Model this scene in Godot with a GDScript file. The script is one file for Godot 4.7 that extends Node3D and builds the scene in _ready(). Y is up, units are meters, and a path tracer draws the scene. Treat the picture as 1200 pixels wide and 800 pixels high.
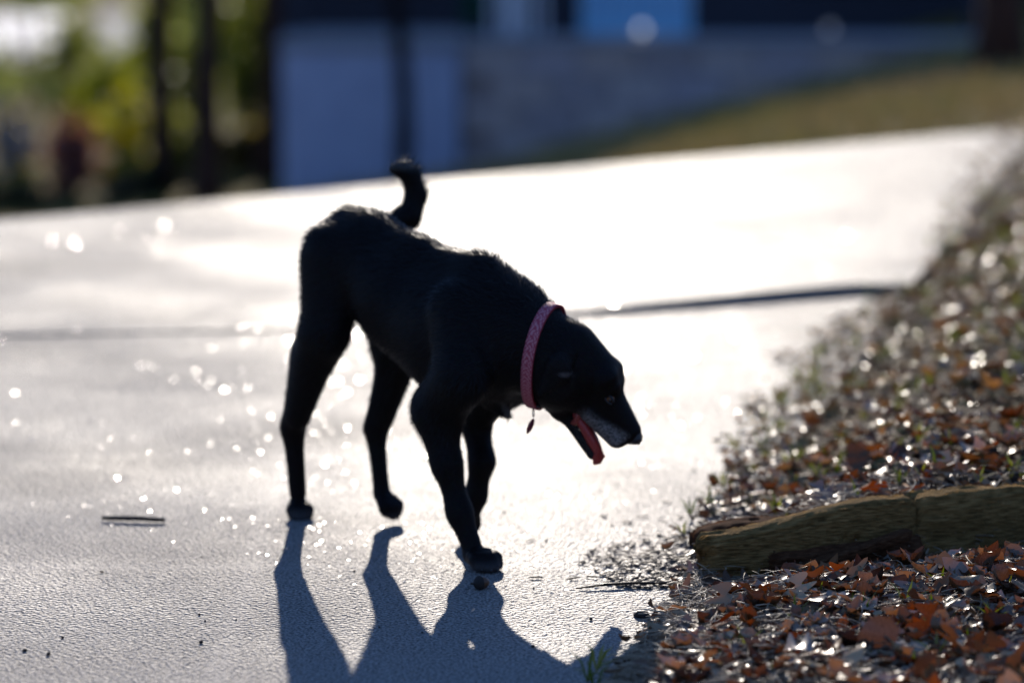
extends Node3D

var rng := RandomNumberGenerator.new()
var names := {}

# ---------------------------------------------------------------- naming and tagging
func numbered(called: String, parent: Node) -> String:
	var key := str(parent.get_instance_id()) + called
	var n: int = names.get(key, 0)
	names[key] = n + 1
	return called if n == 0 else "%s_%03d" % [called, n]

func tag(o: Node, label: String, category: String, group := "") -> void:
	o.set_meta("label", label)
	o.set_meta("category", category)
	if group != "":
		o.set_meta("group", group)

func thing(called: String, label: String, category: String, at := Vector3.ZERO, group := "") -> Node3D:
	var o := Node3D.new()
	o.name = numbered(called, self)
	add_child(o, true)
	o.position = at
	tag(o, label, category, group)
	return o

func put(called: String, mesh: Mesh, mat: Material, parent: Node = self, at := Vector3.ZERO) -> MeshInstance3D:
	var o := MeshInstance3D.new()
	o.name = numbered(called, parent)
	o.mesh = mesh
	if mat:
		o.material_override = mat
	o.position = at
	parent.add_child(o, true)
	return o

func struct(called: String, mesh: Mesh, mat: Material) -> MeshInstance3D:
	var o := put(called, mesh, mat)
	o.set_meta("kind", "structure")
	return o

func multi(called: String, mesh: Mesh, mat: Material, xf: Array, cols: Array, parent: Node = self) -> MultiMeshInstance3D:
	var mm := MultiMesh.new()
	mm.transform_format = MultiMesh.TRANSFORM_3D
	mm.use_colors = cols.size() > 0
	mm.mesh = mesh
	mm.instance_count = xf.size()
	for i in xf.size():
		mm.set_instance_transform(i, xf[i])
		if cols.size() > 0:
			mm.set_instance_color(i, cols[i])
	var o := MultiMeshInstance3D.new()
	o.name = numbered(called, parent)
	o.multimesh = mm
	o.material_override = mat
	o.set_meta("kind", "stuff")
	parent.add_child(o, true)
	return o

# ---------------------------------------------------------------- textures and materials
func noise_img(size: int, freq: float, octaves: int, seed_: int, kind := FastNoiseLite.TYPE_SIMPLEX_SMOOTH) -> Image:
	var n := FastNoiseLite.new()
	n.seed = seed_
	n.frequency = freq
	n.noise_type = kind
	n.fractal_octaves = octaves
	n.fractal_gain = 0.55
	return n.get_seamless_image(size, size)

func ramp_tex(src: Image, lo: Color, mid: Color, hi: Color) -> ImageTexture:
	var w := src.get_width()
	var d := src.get_data()
	var out := PackedByteArray()
	out.resize(w * w * 3)
	for i in w * w:
		var v: float = d[i] / 255.0
		var c := lo.lerp(mid, v * 2.0) if v < 0.5 else mid.lerp(hi, v * 2.0 - 1.0)
		out[i * 3] = int(clampf(c.r, 0, 1) * 255)
		out[i * 3 + 1] = int(clampf(c.g, 0, 1) * 255)
		out[i * 3 + 2] = int(clampf(c.b, 0, 1) * 255)
	return ImageTexture.create_from_image(Image.create_from_data(w, w, false, Image.FORMAT_RGB8, out))

func lin(r: float, g: float, b: float) -> Color:
	return Color(r, g, b).linear_to_srgb()

func mat(c: Color, rough: float, spec := 0.5) -> StandardMaterial3D:
	var m := StandardMaterial3D.new()
	m.albedo_color = c
	m.roughness = rough
	m.metallic_specular = spec
	m.cull_mode = BaseMaterial3D.CULL_DISABLED
	return m

func tri_mat(tex: Texture2D, scale: Vector3, rough: float, world := true) -> StandardMaterial3D:
	var m := mat(Color.WHITE, rough)
	m.albedo_texture = tex
	m.uv1_triplanar = true
	m.uv1_world_triplanar = world
	m.uv1_scale = scale
	return m

# ---------------------------------------------------------------- mesh helpers
func st_new() -> SurfaceTool:
	var st := SurfaceTool.new()
	st.begin(Mesh.PRIMITIVE_TRIANGLES)
	st.set_smooth_group(0)
	return st

func tri(st: SurfaceTool, a: Vector3, b: Vector3, c: Vector3) -> void:
	st.add_vertex(a); st.add_vertex(b); st.add_vertex(c)

func quad(st: SurfaceTool, a: Vector3, b: Vector3, c: Vector3, d: Vector3) -> void:
	tri(st, a, b, c); tri(st, a, c, d)

func fin(st: SurfaceTool) -> ArrayMesh:
	st.generate_normals()
	st.index()
	return st.commit()

# a tube through points, radius per point; both ends closed to a point
func tube(st: SurfaceTool, pts: Array, rad: Array, sides := 8, wob := 0.0, squash := 1.0) -> void:
	var rings := []
	var up := Vector3.UP
	for i in pts.size():
		var d: Vector3 = (pts[mini(i + 1, pts.size() - 1)] - pts[maxi(i - 1, 0)]).normalized()
		if absf(d.dot(up)) > 0.95:
			up = Vector3.RIGHT
		var x := d.cross(up).normalized()
		var y := x.cross(d).normalized()
		var ring := []
		for k in sides:
			var a := TAU * k / sides
			var r: float = rad[i] * (1.0 + (rng.randf_range(-wob, wob) if wob > 0.0 else 0.0))
			ring.append(pts[i] + x * cos(a) * r + y * sin(a) * r * squash)
		rings.append(ring)
	for i in pts.size() - 1:
		for k in sides:
			var k2 := (k + 1) % sides
			quad(st, rings[i][k], rings[i + 1][k], rings[i + 1][k2], rings[i][k2])
	for k in sides:
		var k2 := (k + 1) % sides
		tri(st, pts[0], rings[0][k], rings[0][k2])
		tri(st, pts[-1], rings[-1][k2], rings[-1][k])

# a box with chamfered edges
func cbox(st: SurfaceTool, lo: Vector3, hi: Vector3, c := 0.006) -> void:
	st.set_smooth_group(-1)
	var m := (lo + hi) / 2
	var e := (hi - lo) / 2
	c = minf(c, minf(e.x, minf(e.y, e.z)) * 0.4)
	var V := func(sx, sy, sz, ax): # corner vertex lying on the face whose axis is ax
		var p := Vector3(e.x * sx, e.y * sy, e.z * sz)
		if ax != 0: p.x -= c * sx
		if ax != 1: p.y -= c * sy
		if ax != 2: p.z -= c * sz
		return m + p
	for ax in 3:
		for s in [-1, 1]:
			var q := []
			for uv in [[-1, -1], [1, -1], [1, 1], [-1, 1]]:
				var sg := [0, 0, 0]
				sg[ax] = s; sg[(ax + 1) % 3] = uv[0]; sg[(ax + 2) % 3] = uv[1]
				q.append(V.call(sg[0], sg[1], sg[2], ax))
			if s > 0: q.reverse()
			quad(st, q[0], q[1], q[2], q[3])
	for ax in 3: # edges along ax
		var b := (ax + 1) % 3
		var d := (ax + 2) % 3
		for sb in [-1, 1]:
			for sd in [-1, 1]:
				var q := []
				for it in [[-1, b], [1, b], [1, d], [-1, d]]:
					var sg := [0, 0, 0]
					sg[ax] = it[0]; sg[b] = sb; sg[d] = sd
					q.append(V.call(sg[0], sg[1], sg[2], it[1]))
				if sb * sd < 0: q.reverse()
				quad(st, q[0], q[1], q[2], q[3])
	for sx in [-1, 1]:
		for sy in [-1, 1]:
			for sz in [-1, 1]:
				var q := [V.call(sx, sy, sz, 0), V.call(sx, sy, sz, 1), V.call(sx, sy, sz, 2)]
				if sx * sy * sz > 0: q.reverse()
				tri(st, q[0], q[1], q[2])

func box_mesh(lo: Vector3, hi: Vector3, c := 0.006) -> ArrayMesh:
	var st := st_new()
	cbox(st, lo, hi, c)
	return fin(st)

# ---------------------------------------------------------------- the lie of the land
func edge_x(z: float) -> float:      # right edge of the concrete
	return 0.171 + 0.2173 * (-6.494 - z)

func far_z(x: float) -> float:       # far edge of the upper slab
	return -13.95 - 0.765 * x

func joint_z(x: float) -> float:     # step between the two slabs
	if x < -0.6:
		return -10.355 - 0.13 * (x + 0.6)
	if x < 0.215:
		return -10.355 - 0.334 * (x + 0.6)
	return -10.627 - 0.518 * (x - 0.215)

func log_z(x: float) -> float:
	return -7.27 - 0.357 * (x - 0.38)

func far_ground(x: float, z: float) -> float:
	var hw := -1.40 + 0.25 * clampf(x + 0.35, 0.0, 5.0)
	if x < -0.35:
		hw = maxf(-1.40 - 0.15 * (-0.35 - x), -1.75)
	var zf := far_z(clampf(x, -9.0, 6.0))
	var u := (zf - z) / maxf(26.0 + zf, 2.0)
	if u < 1.0:
		return -0.015 + (hw + 0.015) * pow(maxf(u, 0.0), lerpf(0.42, 1.0, smoothstep(-0.6, 1.6, x)))
	return lerpf(hw, -5.5, smoothstep(2.0, 49.0, -26.0 - z))

func bank(x: float, z: float) -> float:
	var u := x - edge_x(z)
	var behind := smoothstep(-0.02, 0.16, log_z(x) - z)
	var near := smoothstep(0.02, 0.25, z - log_z(x))
	var hgt := -0.004 - 0.03 * (1.0 - maxf(near, behind)) * smoothstep(0.0, 0.1, u) + (0.022 * smoothstep(0.0, 0.3, u) + 0.03 * u) * maxf(near, behind)
	hgt += behind * 0.085 * smoothstep(0.02, 0.42, u)
	hgt += 0.05 * maxf(u - 0.3, 0.0) * smoothstep(-8.0, -11.0, z)
	return hgt + lump.get_noise_2d(x * 9, z * 9) * 0.016 * smoothstep(0.0, 0.15, u) * maxf(near, behind)

func sheet(x: float, z: float) -> float:
	if z < far_z(x):
		return far_ground(x, z)
	var u := x - edge_x(z)
	if u > 0.0 and z < 3.0:
		return bank(x, z) - 0.06 * (1.0 - smoothstep(4.0, 5.4, u))
	return -0.14 if x > -7.6 and u <= 0.0 else -0.01

var lump := FastNoiseLite.new()

# ---------------------------------------------------------------- skin over bones (the dog)
const KB := 85.0
# field = log(sum(exp(-K d))) ; zero on the skin, positive inside
func bone(a: Vector3, b: Vector3, ra: float, rb: float, w := Vector3.ZERO, s := 1.0) -> Array:
	return [a, b, ra, rb, w.normalized() if w != Vector3.ZERO else w, s]

func dist(p: Vector3, B: Array) -> float:
	var w: Vector3 = B[4]
	var s: float = B[5]
	var q: Vector3 = p - B[0]
	var v: Vector3 = B[1] - B[0]
	if s != 1.0:
		q += w * ((s - 1.0) * q.dot(w))
		v += w * ((s - 1.0) * v.dot(w))
	var t := clampf(q.dot(v) / maxf(v.length_squared(), 1e-9), 0.0, 1.0)
	return (q - v * t).length() - lerpf(B[2], B[3], t)

func field(p: Vector3, bones: Array, K: float) -> float:
	var acc := 0.0
	for B in bones:
		acc += exp(-K * dist(p, B))
	return log(maxf(acc, 1e-30))

# surface nets of the bones inside lo..hi; cells whose centre lies in a skip box are left to a finer grid
func skin(out: Dictionary, bones: Array, lo: Vector3, hi: Vector3, s: float, K: float, tint: Callable, skip: Array) -> void:
	var nx := int((hi.x - lo.x) / s) + 1
	var ny := int((hi.y - lo.y) / s) + 1
	var nz := int((hi.z - lo.z) / s) + 1
	var acc := PackedFloat32Array()
	acc.resize(nx * ny * nz)
	for B in bones:
		var sc: float = B[5]
		var m: float = 5.0 / K + 0.004
		var A: Vector3 = B[0]
		var w: Vector3 = B[4]
		var v: Vector3 = B[1] - A
		var reach: float = (maxf(B[2], B[3]) + m) / minf(1.0, sc)
		var blo := (Vector3(minf(A.x, B[1].x), minf(A.y, B[1].y), minf(A.z, B[1].z)) - Vector3.ONE * reach - lo) / s
		var bhi := (Vector3(maxf(A.x, B[1].x), maxf(A.y, B[1].y), maxf(A.z, B[1].z)) + Vector3.ONE * reach - lo) / s
		if sc != 1.0:
			v += w * ((sc - 1.0) * v.dot(w))
		var vv := maxf(v.length_squared(), 1e-9)
		var ra: float = B[2]
		var dr: float = B[3] - ra
		var lim := m
		for i in range(maxi(0, int(blo.x)), mini(nx, int(bhi.x) + 2)):
			for j in range(maxi(0, int(blo.y)), mini(ny, int(bhi.y) + 2)):
				var at := (i * ny + j) * nz
				for k in range(maxi(0, int(blo.z)), mini(nz, int(bhi.z) + 2)):
					var q := lo + Vector3(i, j, k) * s - A
					if sc != 1.0:
						q += w * ((sc - 1.0) * q.dot(w))
					var t := clampf(q.dot(v) / vv, 0.0, 1.0)
					var d := (q - v * t).length() - ra - dr * t
					if d < lim:
						acc[at + k] += exp(-K * maxf(d, -0.08))
	var V: PackedVector3Array = out.v
	var N: PackedVector3Array = out.n
	var C: PackedColorArray = out.c
	var I: PackedInt32Array = out.i
	var cell := {}
	var sy := nz
	var sx := ny * nz
	var off := [0, sx, sy, sx + sy, 1, sx + 1, sy + 1, sx + sy + 1]
	var cor := [Vector3(0, 0, 0), Vector3(1, 0, 0), Vector3(0, 1, 0), Vector3(1, 1, 0), Vector3(0, 0, 1), Vector3(1, 0, 1), Vector3(0, 1, 1), Vector3(1, 1, 1)]
	var edges := [[0, 1], [2, 3], [4, 5], [6, 7], [0, 2], [1, 3], [4, 6], [5, 7], [0, 4], [1, 5], [2, 6], [3, 7]]
	for i in nx - 1:
		for j in ny - 1:
			var row := (i * ny + j) * nz
			for k in nz - 1:
				var at := row + k
				var c0 := acc[at] > 1.0
				if c0 == (acc[at + sx] > 1.0) and c0 == (acc[at + sy] > 1.0) and c0 == (acc[at + 1] > 1.0) and c0 == (acc[at + sx + sy] > 1.0) and c0 == (acc[at + sx + 1] > 1.0) and c0 == (acc[at + sy + 1] > 1.0) and c0 == (acc[at + sx + sy + 1] > 1.0):
					continue
				var f := []
				for o in 8:
					f.append(log(maxf(acc[at + off[o]], 0.004)))
				var p := Vector3.ZERO
				var n := 0
				for e in edges:
					var a: float = f[e[0]]
					var b: float = f[e[1]]
					if (a > 0.0) != (b > 0.0):
						p += cor[e[0]].lerp(cor[e[1]], a / (a - b))
						n += 1
				p /= n
				var g := Vector3(f[1] + f[3] + f[5] + f[7] - f[0] - f[2] - f[4] - f[6], f[2] + f[3] + f[6] + f[7] - f[0] - f[1] - f[4] - f[5], f[4] + f[5] + f[6] + f[7] - f[0] - f[1] - f[2] - f[3])
				cell[at] = V.size()
				var pos := lo + (Vector3(i, j, k) + p) * s
				V.append(pos)
				N.append(-g.normalized())
				C.append(tint.call(pos))
	for at in cell:
		var k: int = at % nz
		var j: int = (at / nz) % ny
		var i: int = at / sx
		if skip.size() > 0:
			var pc := lo + Vector3(i, j, k) * s
			var no := false
			for b in skip:
				if b.has_point(pc):
					no = true
			if no:
				continue
		var in0 := acc[at] > 1.0
		for ax in 3:
			var d: int = [sx, sy, 1][ax]
			var d1: int = [sy, 1, sx][ax]
			var d2: int = [1, sx, sy][ax]
			if in0 == (acc[at + d] > 1.0):
				continue
			if not (cell.has(at - d1) and cell.has(at - d2) and cell.has(at - d1 - d2)):
				continue
			var q := [cell[at], cell[at - d1], cell[at - d1 - d2], cell[at - d2]]
			if not in0:
				q.reverse()
			# clockwise seen from outside
			for x in [q[0], q[2], q[1], q[0], q[3], q[2]]:
				I.append(x)
	out.v = V; out.n = N; out.c = C; out.i = I

# ---------------------------------------------------------------- leaves
# kind 0..2: lobed oak leaves, 3: plain oval leaf, 4: long narrow leaf, 5: tightly curled leaf
func leaf_mesh(kind: int) -> ArrayMesh:
	rng.seed = 100 + kind
	var st := st_new()
	var n := 40 if kind <= 2 else 16
	var curl: float = [0.8, -0.7, 1.5, 1.1, 0.8, 3.0][kind]
	var fold: float = [0.22, 0.3, -0.35, 0.3, 0.45, 1.1][kind]
	var wide: float = [0.36, 0.33, 0.38, 0.25, 0.12, 0.26][kind]
	var mids := []
	var ls := []
	var rs := []
	for i in n + 1:
		var t := float(i) / n
		var prof := pow(sin(PI * pow(t, 0.8)), 0.7)
		var sweep := 0.0
		var uneven := 1.0
		if kind <= 2: # deep round bays between pointed lobes
			var ph := fposmod(t * 3.6 + 0.25 + 0.12 * kind, 1.0)
			var lobe := 0.20 + 0.80 * pow(sin(PI * clampf(ph, 0.0, 1.0)), 2.2)
			prof = pow(sin(PI * pow(t, 0.75)), 0.55) * lobe
			sweep = 0.16 * (lobe - 0.2)
			uneven = 0.85 + 0.3 * sin(t * 9.0 + kind * 2.0) * 0.5
		var w: float = maxf(0.008, wide * 1.25 * prof if kind <= 2 else wide * prof) if t < 0.999 else 0.0
		if t < 0.09: w = 0.007
		var a := curl * (t - 0.5)
		var R := 1.0 / curl
		var mid := Vector3(0, R * (1.0 - cos(a)), -R * sin(a))
		var tn := Vector3(0, sin(a), -cos(a)).normalized()
		var nr := Vector3(0, cos(a), sin(a))
		var rip := 0.05 * sin(t * 17.0 + kind) * prof
		mids.append(mid)
		ls.append(mid + Vector3(-w * cos(fold), 0, 0) + nr * (absf(w) * sin(fold) + rip) + tn * sweep)
		rs.append(mid + Vector3(w * uneven * cos(fold * 0.7), 0, 0) + nr * (absf(w) * sin(fold * 0.7) - rip) + tn * sweep * uneven)
	for i in n:
		quad(st, mids[i], ls[i], ls[i + 1], mids[i + 1])
		quad(st, rs[i], mids[i], mids[i + 1], rs[i + 1])
	return fin(st)

func tumble(lean: float) -> Basis:
	var b := Basis(Vector3.UP, rng.randf() * TAU)
	var ax := Vector3.RIGHT.rotated(Vector3.UP, rng.randf() * TAU)
	b = Basis(ax, lean) * b
	return b

func _ready() -> void:
	rng.seed = 7
	lump.seed = 5
	lump.frequency = 0.25
	# ---------------- camera, sky, sun, exposure
	var cam := Camera3D.new()
	cam.name = "camera"
	add_child(cam)
	cam.position = Vector3(0, 1.66, 0)
	cam.rotation_degrees = Vector3(-9.26, 0, 0)
	var lens := CameraAttributesPhysical.new()
	lens.frustum_focal_length = 135.0
	lens.frustum_focus_distance = 7.2
	lens.exposure_aperture = 1.72
	lens.frustum_near = 0.1
	lens.frustum_far = 2000.0
	cam.attributes = lens
	cam.current = true

	var sky_mat := ProceduralSkyMaterial.new()
	sky_mat.sky_top_color = lin(0.055, 0.125, 0.32)
	sky_mat.sky_horizon_color = lin(0.24, 0.36, 0.60)
	sky_mat.sky_curve = 0.12
	sky_mat.ground_bottom_color = lin(0.05, 0.05, 0.05)
	sky_mat.ground_horizon_color = lin(0.15, 0.2, 0.3)
	sky_mat.sun_angle_max = 25.0
	sky_mat.sun_curve = 0.1
	var env := Environment.new()
	env.background_mode = Environment.BG_SKY
	env.sky = Sky.new()
	env.sky.sky_material = sky_mat
	env.background_energy_multiplier = 1.6
	env.tonemap_mode = Environment.TONE_MAPPER_LINEAR
	env.tonemap_exposure = 1.0
	env.sdfgi_enabled = true
	env.ssao_enabled = true
	env.ssil_enabled = true
	var we := WorldEnvironment.new()
	we.name = "world_environment"
	we.environment = env
	add_child(we)

	var sun := DirectionalLight3D.new()
	sun.name = "sun"
	sun.light_energy = 1.4
	sun.light_color = Color(1.0, 0.955, 0.90)
	sun.light_angular_distance = 0.5
	sun.shadow_enabled = true
	sun.rotation_degrees = Vector3(-19.5, 180.0 + 2.0, 0)
	add_child(sun)

	setting()
	house()
	trees()
	driveway_bits()
	make_log()
	litter()
	dog()

# ---------------------------------------------------------------- ground, slabs, bank
func setting() -> void:
	# fine grain and broad patches of the concrete, shared by both slabs
	var fine := noise_img(512, 0.19, 4, 3)
	var broad := noise_img(256, 0.012, 5, 9)
	broad.resize(2048, 2048, Image.INTERPOLATE_CUBIC)
	var fd := fine.get_data()
	var bd := broad.get_data()
	var hd := PackedByteArray()
	hd.resize(2048 * 2048)
	var grit := noise_img(512, 0.34, 3, 33).get_data()
	var wide := noise_img(256, 0.010, 6, 21)
	wide.resize(2048, 2048, Image.INTERPOLATE_CUBIC)
	var wd := wide.get_data()
	var al := PackedByteArray()
	al.resize(2048 * 2048)
	for y in 2048:
		var fy := (y & 511) << 9
		var o := y << 11
		for x in 2048:
			var gv: int = grit[fy + (x & 511)]
			hd[o + x] = (fd[fy + (x & 511)] * 11 + gv * 5) >> 4
			al[o + x] = clampi(52 + (gv >> 1) + (fd[fy + (x & 511)] >> 3) + (wd[o + x] >> 3) - (maxi(0, wd[o + x] - 150) >> 1) - maxi(0, 104 - gv) - (maxi(0, 92 - fd[fy + (x & 511)]) >> 1), 14, 255)
	var height := ImageTexture.create_from_image(Image.create_from_data(2048, 2048, false, Image.FORMAT_L8, hd))
	var patch := noise_img(512, 0.010, 6, 21)
	var pd := patch.get_data()
	var rd2 := PackedByteArray()
	rd2.resize(512 * 512 * 3)
	var rd := PackedByteArray()
	rd.resize(512 * 512 * 3)
	for i in 512 * 512:
		var p: float = pd[i] / 255.0
		# rough where it has dried (left side, nearest strip), smoother where still damp
		var wx := fposmod((i % 512) / 512.0 * 4.6 + 2.3, 4.6) - 2.3
		var wz := fposmod((i / 512) / 512.0 * 4.6, 4.6)
		var dz := minf(absf(wz - 2.6), minf(absf(wz - 2.6 + 4.6), absf(wz - 2.6 - 4.6)))
		var dry := 0.72 * smoothstep(0.25, -0.85, wx) * smoothstep(-2.3, -2.2, wx) + 0.24 * smoothstep(0.95, 0.3, dz)
		dry = clampf(dry + (p - 0.5) * 0.9, 0.0, 1.0)
		var dry2 := clampf(0.85 * smoothstep(-0.3, -1.2, wx) + (p - 0.5) * 1.2, 0.0, 1.0)
		for c in 3:
			rd[i * 3 + c] = int((0.50 + 0.19 * dry) * 255)
			rd2[i * 3 + c] = int((0.49 + 0.17 * dry2) * 255)
	var m := mat(Color.WHITE, 1.0, 0.34)
	m.albedo_color = Color(1.0, 0.965, 0.92)
	m.albedo_texture = ImageTexture.create_from_image(Image.create_from_data(2048, 2048, false, Image.FORMAT_L8, al))
	m.roughness_texture = ImageTexture.create_from_image(Image.create_from_data(512, 512, false, Image.FORMAT_RGB8, rd))
	m.heightmap_enabled = true
	m.heightmap_texture = height
	m.heightmap_scale = 1.9
	m.uv1_triplanar = true
	m.uv1_world_triplanar = true
	m.uv1_scale = Vector3.ONE / 4.6
	# near slab
	var poly := PackedVector2Array()
	var z := 4.0
	while z > joint_z(edge_x(z)):
		poly.append(Vector2(edge_x(z) + lump.get_noise_1d(z * 40) * 0.012, z))
		z -= 0.08
	z = joint_z(edge_x(z))
	poly.append(Vector2(edge_x(z), z))
	poly.append(Vector2(-8, joint_z(-8.0)))
	poly.append(Vector2(-8, 4))
	struct("driveway", slab(poly, func(_p): return 0.0, 0.12), m)
	# upper slab, its front edge a little proud of the near one
	poly = PackedVector2Array()
	var xe := 1.02
	var x := -5.0
	while x < xe + 0.001:
		poly.append(Vector2(x, joint_z(x) - 0.012 + lump.get_noise_1d(x * 50) * 0.006))
		x += 0.1
	z = joint_z(xe)
	while z > -15.35:
		poly.append(Vector2(edge_x(z) + lump.get_noise_1d(z * 30) * 0.02, z))
		z -= 0.15
	for xx in range(20, -49, -4):
		poly.append(Vector2(xx * 0.1, far_z(xx * 0.1)))
	var m2: StandardMaterial3D = m.duplicate()
	m2.roughness_texture = ImageTexture.create_from_image(Image.create_from_data(512, 512, false, Image.FORMAT_RGB8, rd2))
	struct("road", slab(poly, func(p: Vector2): return 0.0055 + 0.024 * smoothstep(-0.45, 0.9, p.x) * smoothstep(-13.5, -11.0, p.y), 0.16), m2)
	# the ground: one sheet out to the horizon
	var xs := [-900.0, -300.0, -120.0, -50.0, -25.0, -14.0, -9.0, -7.7, -7.5]
	var v := -7.0
	while v < 8.0:
		xs.append(v); v += 0.35
	xs.append_array([9.0, 12.0, 18.0, 30.0, 60.0, 120.0, 300.0, 900.0])
	var zs := [60.0, 30.0, 12.0, 5.0, 3.5]
	v = 2.0
	while v > -30.0:
		zs.append(v); v -= 0.4
	zs.append_array([-32.0, -36.0, -42.0, -50.0, -60.0, -75.0, -100.0, -150.0, -300.0, -600.0, -1500.0])
	var st := st_new()
	for i in xs.size() - 1:
		for j in zs.size() - 1:
			var P := func(a, b): return Vector3(xs[a], sheet(xs[a], zs[b]), zs[b])
			quad(st, P.call(i, j), P.call(i, j + 1), P.call(i + 1, j + 1), P.call(i + 1, j))
	var gt := ramp_tex(noise_img(512, 0.02, 6, 41), Color(0.30, 0.26, 0.14), Color(0.42, 0.37, 0.19), Color(0.48, 0.46, 0.22))
	var gm := tri_mat(gt, Vector3.ONE * 0.25, 0.95)
	gm.metallic_specular = 0.2
	struct("ground", fin(st), gm)
	# the bank under the litter
	st = st_new()
	z = -4.0
	var rows := []
	while z > -17.0:
		var row := []
		for k in 40:
			var u: float = pow(k / 39.0, 1.8) * 6.0
			var xx := edge_x(z) + u - 0.001
			row.append(Vector3(xx, bank(xx, z) if k > 0 else -0.02, z))
		rows.append(row)
		z -= 0.07
	for i in rows.size() - 1:
		for k in 39:
			if rows[i + 1][k].z > far_z(rows[i][k].x) - 0.3:
				quad(st, rows[i][k], rows[i + 1][k], rows[i + 1][k + 1], rows[i][k + 1])
	var bt := ramp_tex(noise_img(512, 0.05, 5, 55), Color(0.10, 0.07, 0.05), Color(0.19, 0.13, 0.08), Color(0.30, 0.22, 0.13))
	var bm := tri_mat(bt, Vector3.ONE * 1.3, 0.9)
	bm.metallic_specular = 0.25
	struct("leafy_bank", fin(st), bm)

func slab(poly: PackedVector2Array, top: Callable, deep: float) -> ArrayMesh:
	var st := st_new()
	st.set_smooth_group(-1)
	var ids := Geometry2D.triangulate_polygon(poly)
	for t in range(0, ids.size(), 3):
		var q := []
		for k in 3:
			var p: Vector2 = poly[ids[t + k]]
			q.append(Vector3(p.x, top.call(p), p.y))
		if (q[1] - q[0]).cross(q[2] - q[0]).y > 0:
			q.reverse()
		tri(st, q[0], q[1], q[2])
	var cw := Geometry2D.is_polygon_clockwise(poly)
	for i in poly.size():
		var a := poly[i]
		var b := poly[(i + 1) % poly.size()]
		var q := [Vector3(a.x, top.call(a), a.y), Vector3(b.x, top.call(b), b.y), Vector3(b.x, -deep, b.y), Vector3(a.x, -deep, a.y)]
		if cw: q.reverse()
		quad(st, q[0], q[1], q[2], q[3])
	return fin(st)

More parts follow.
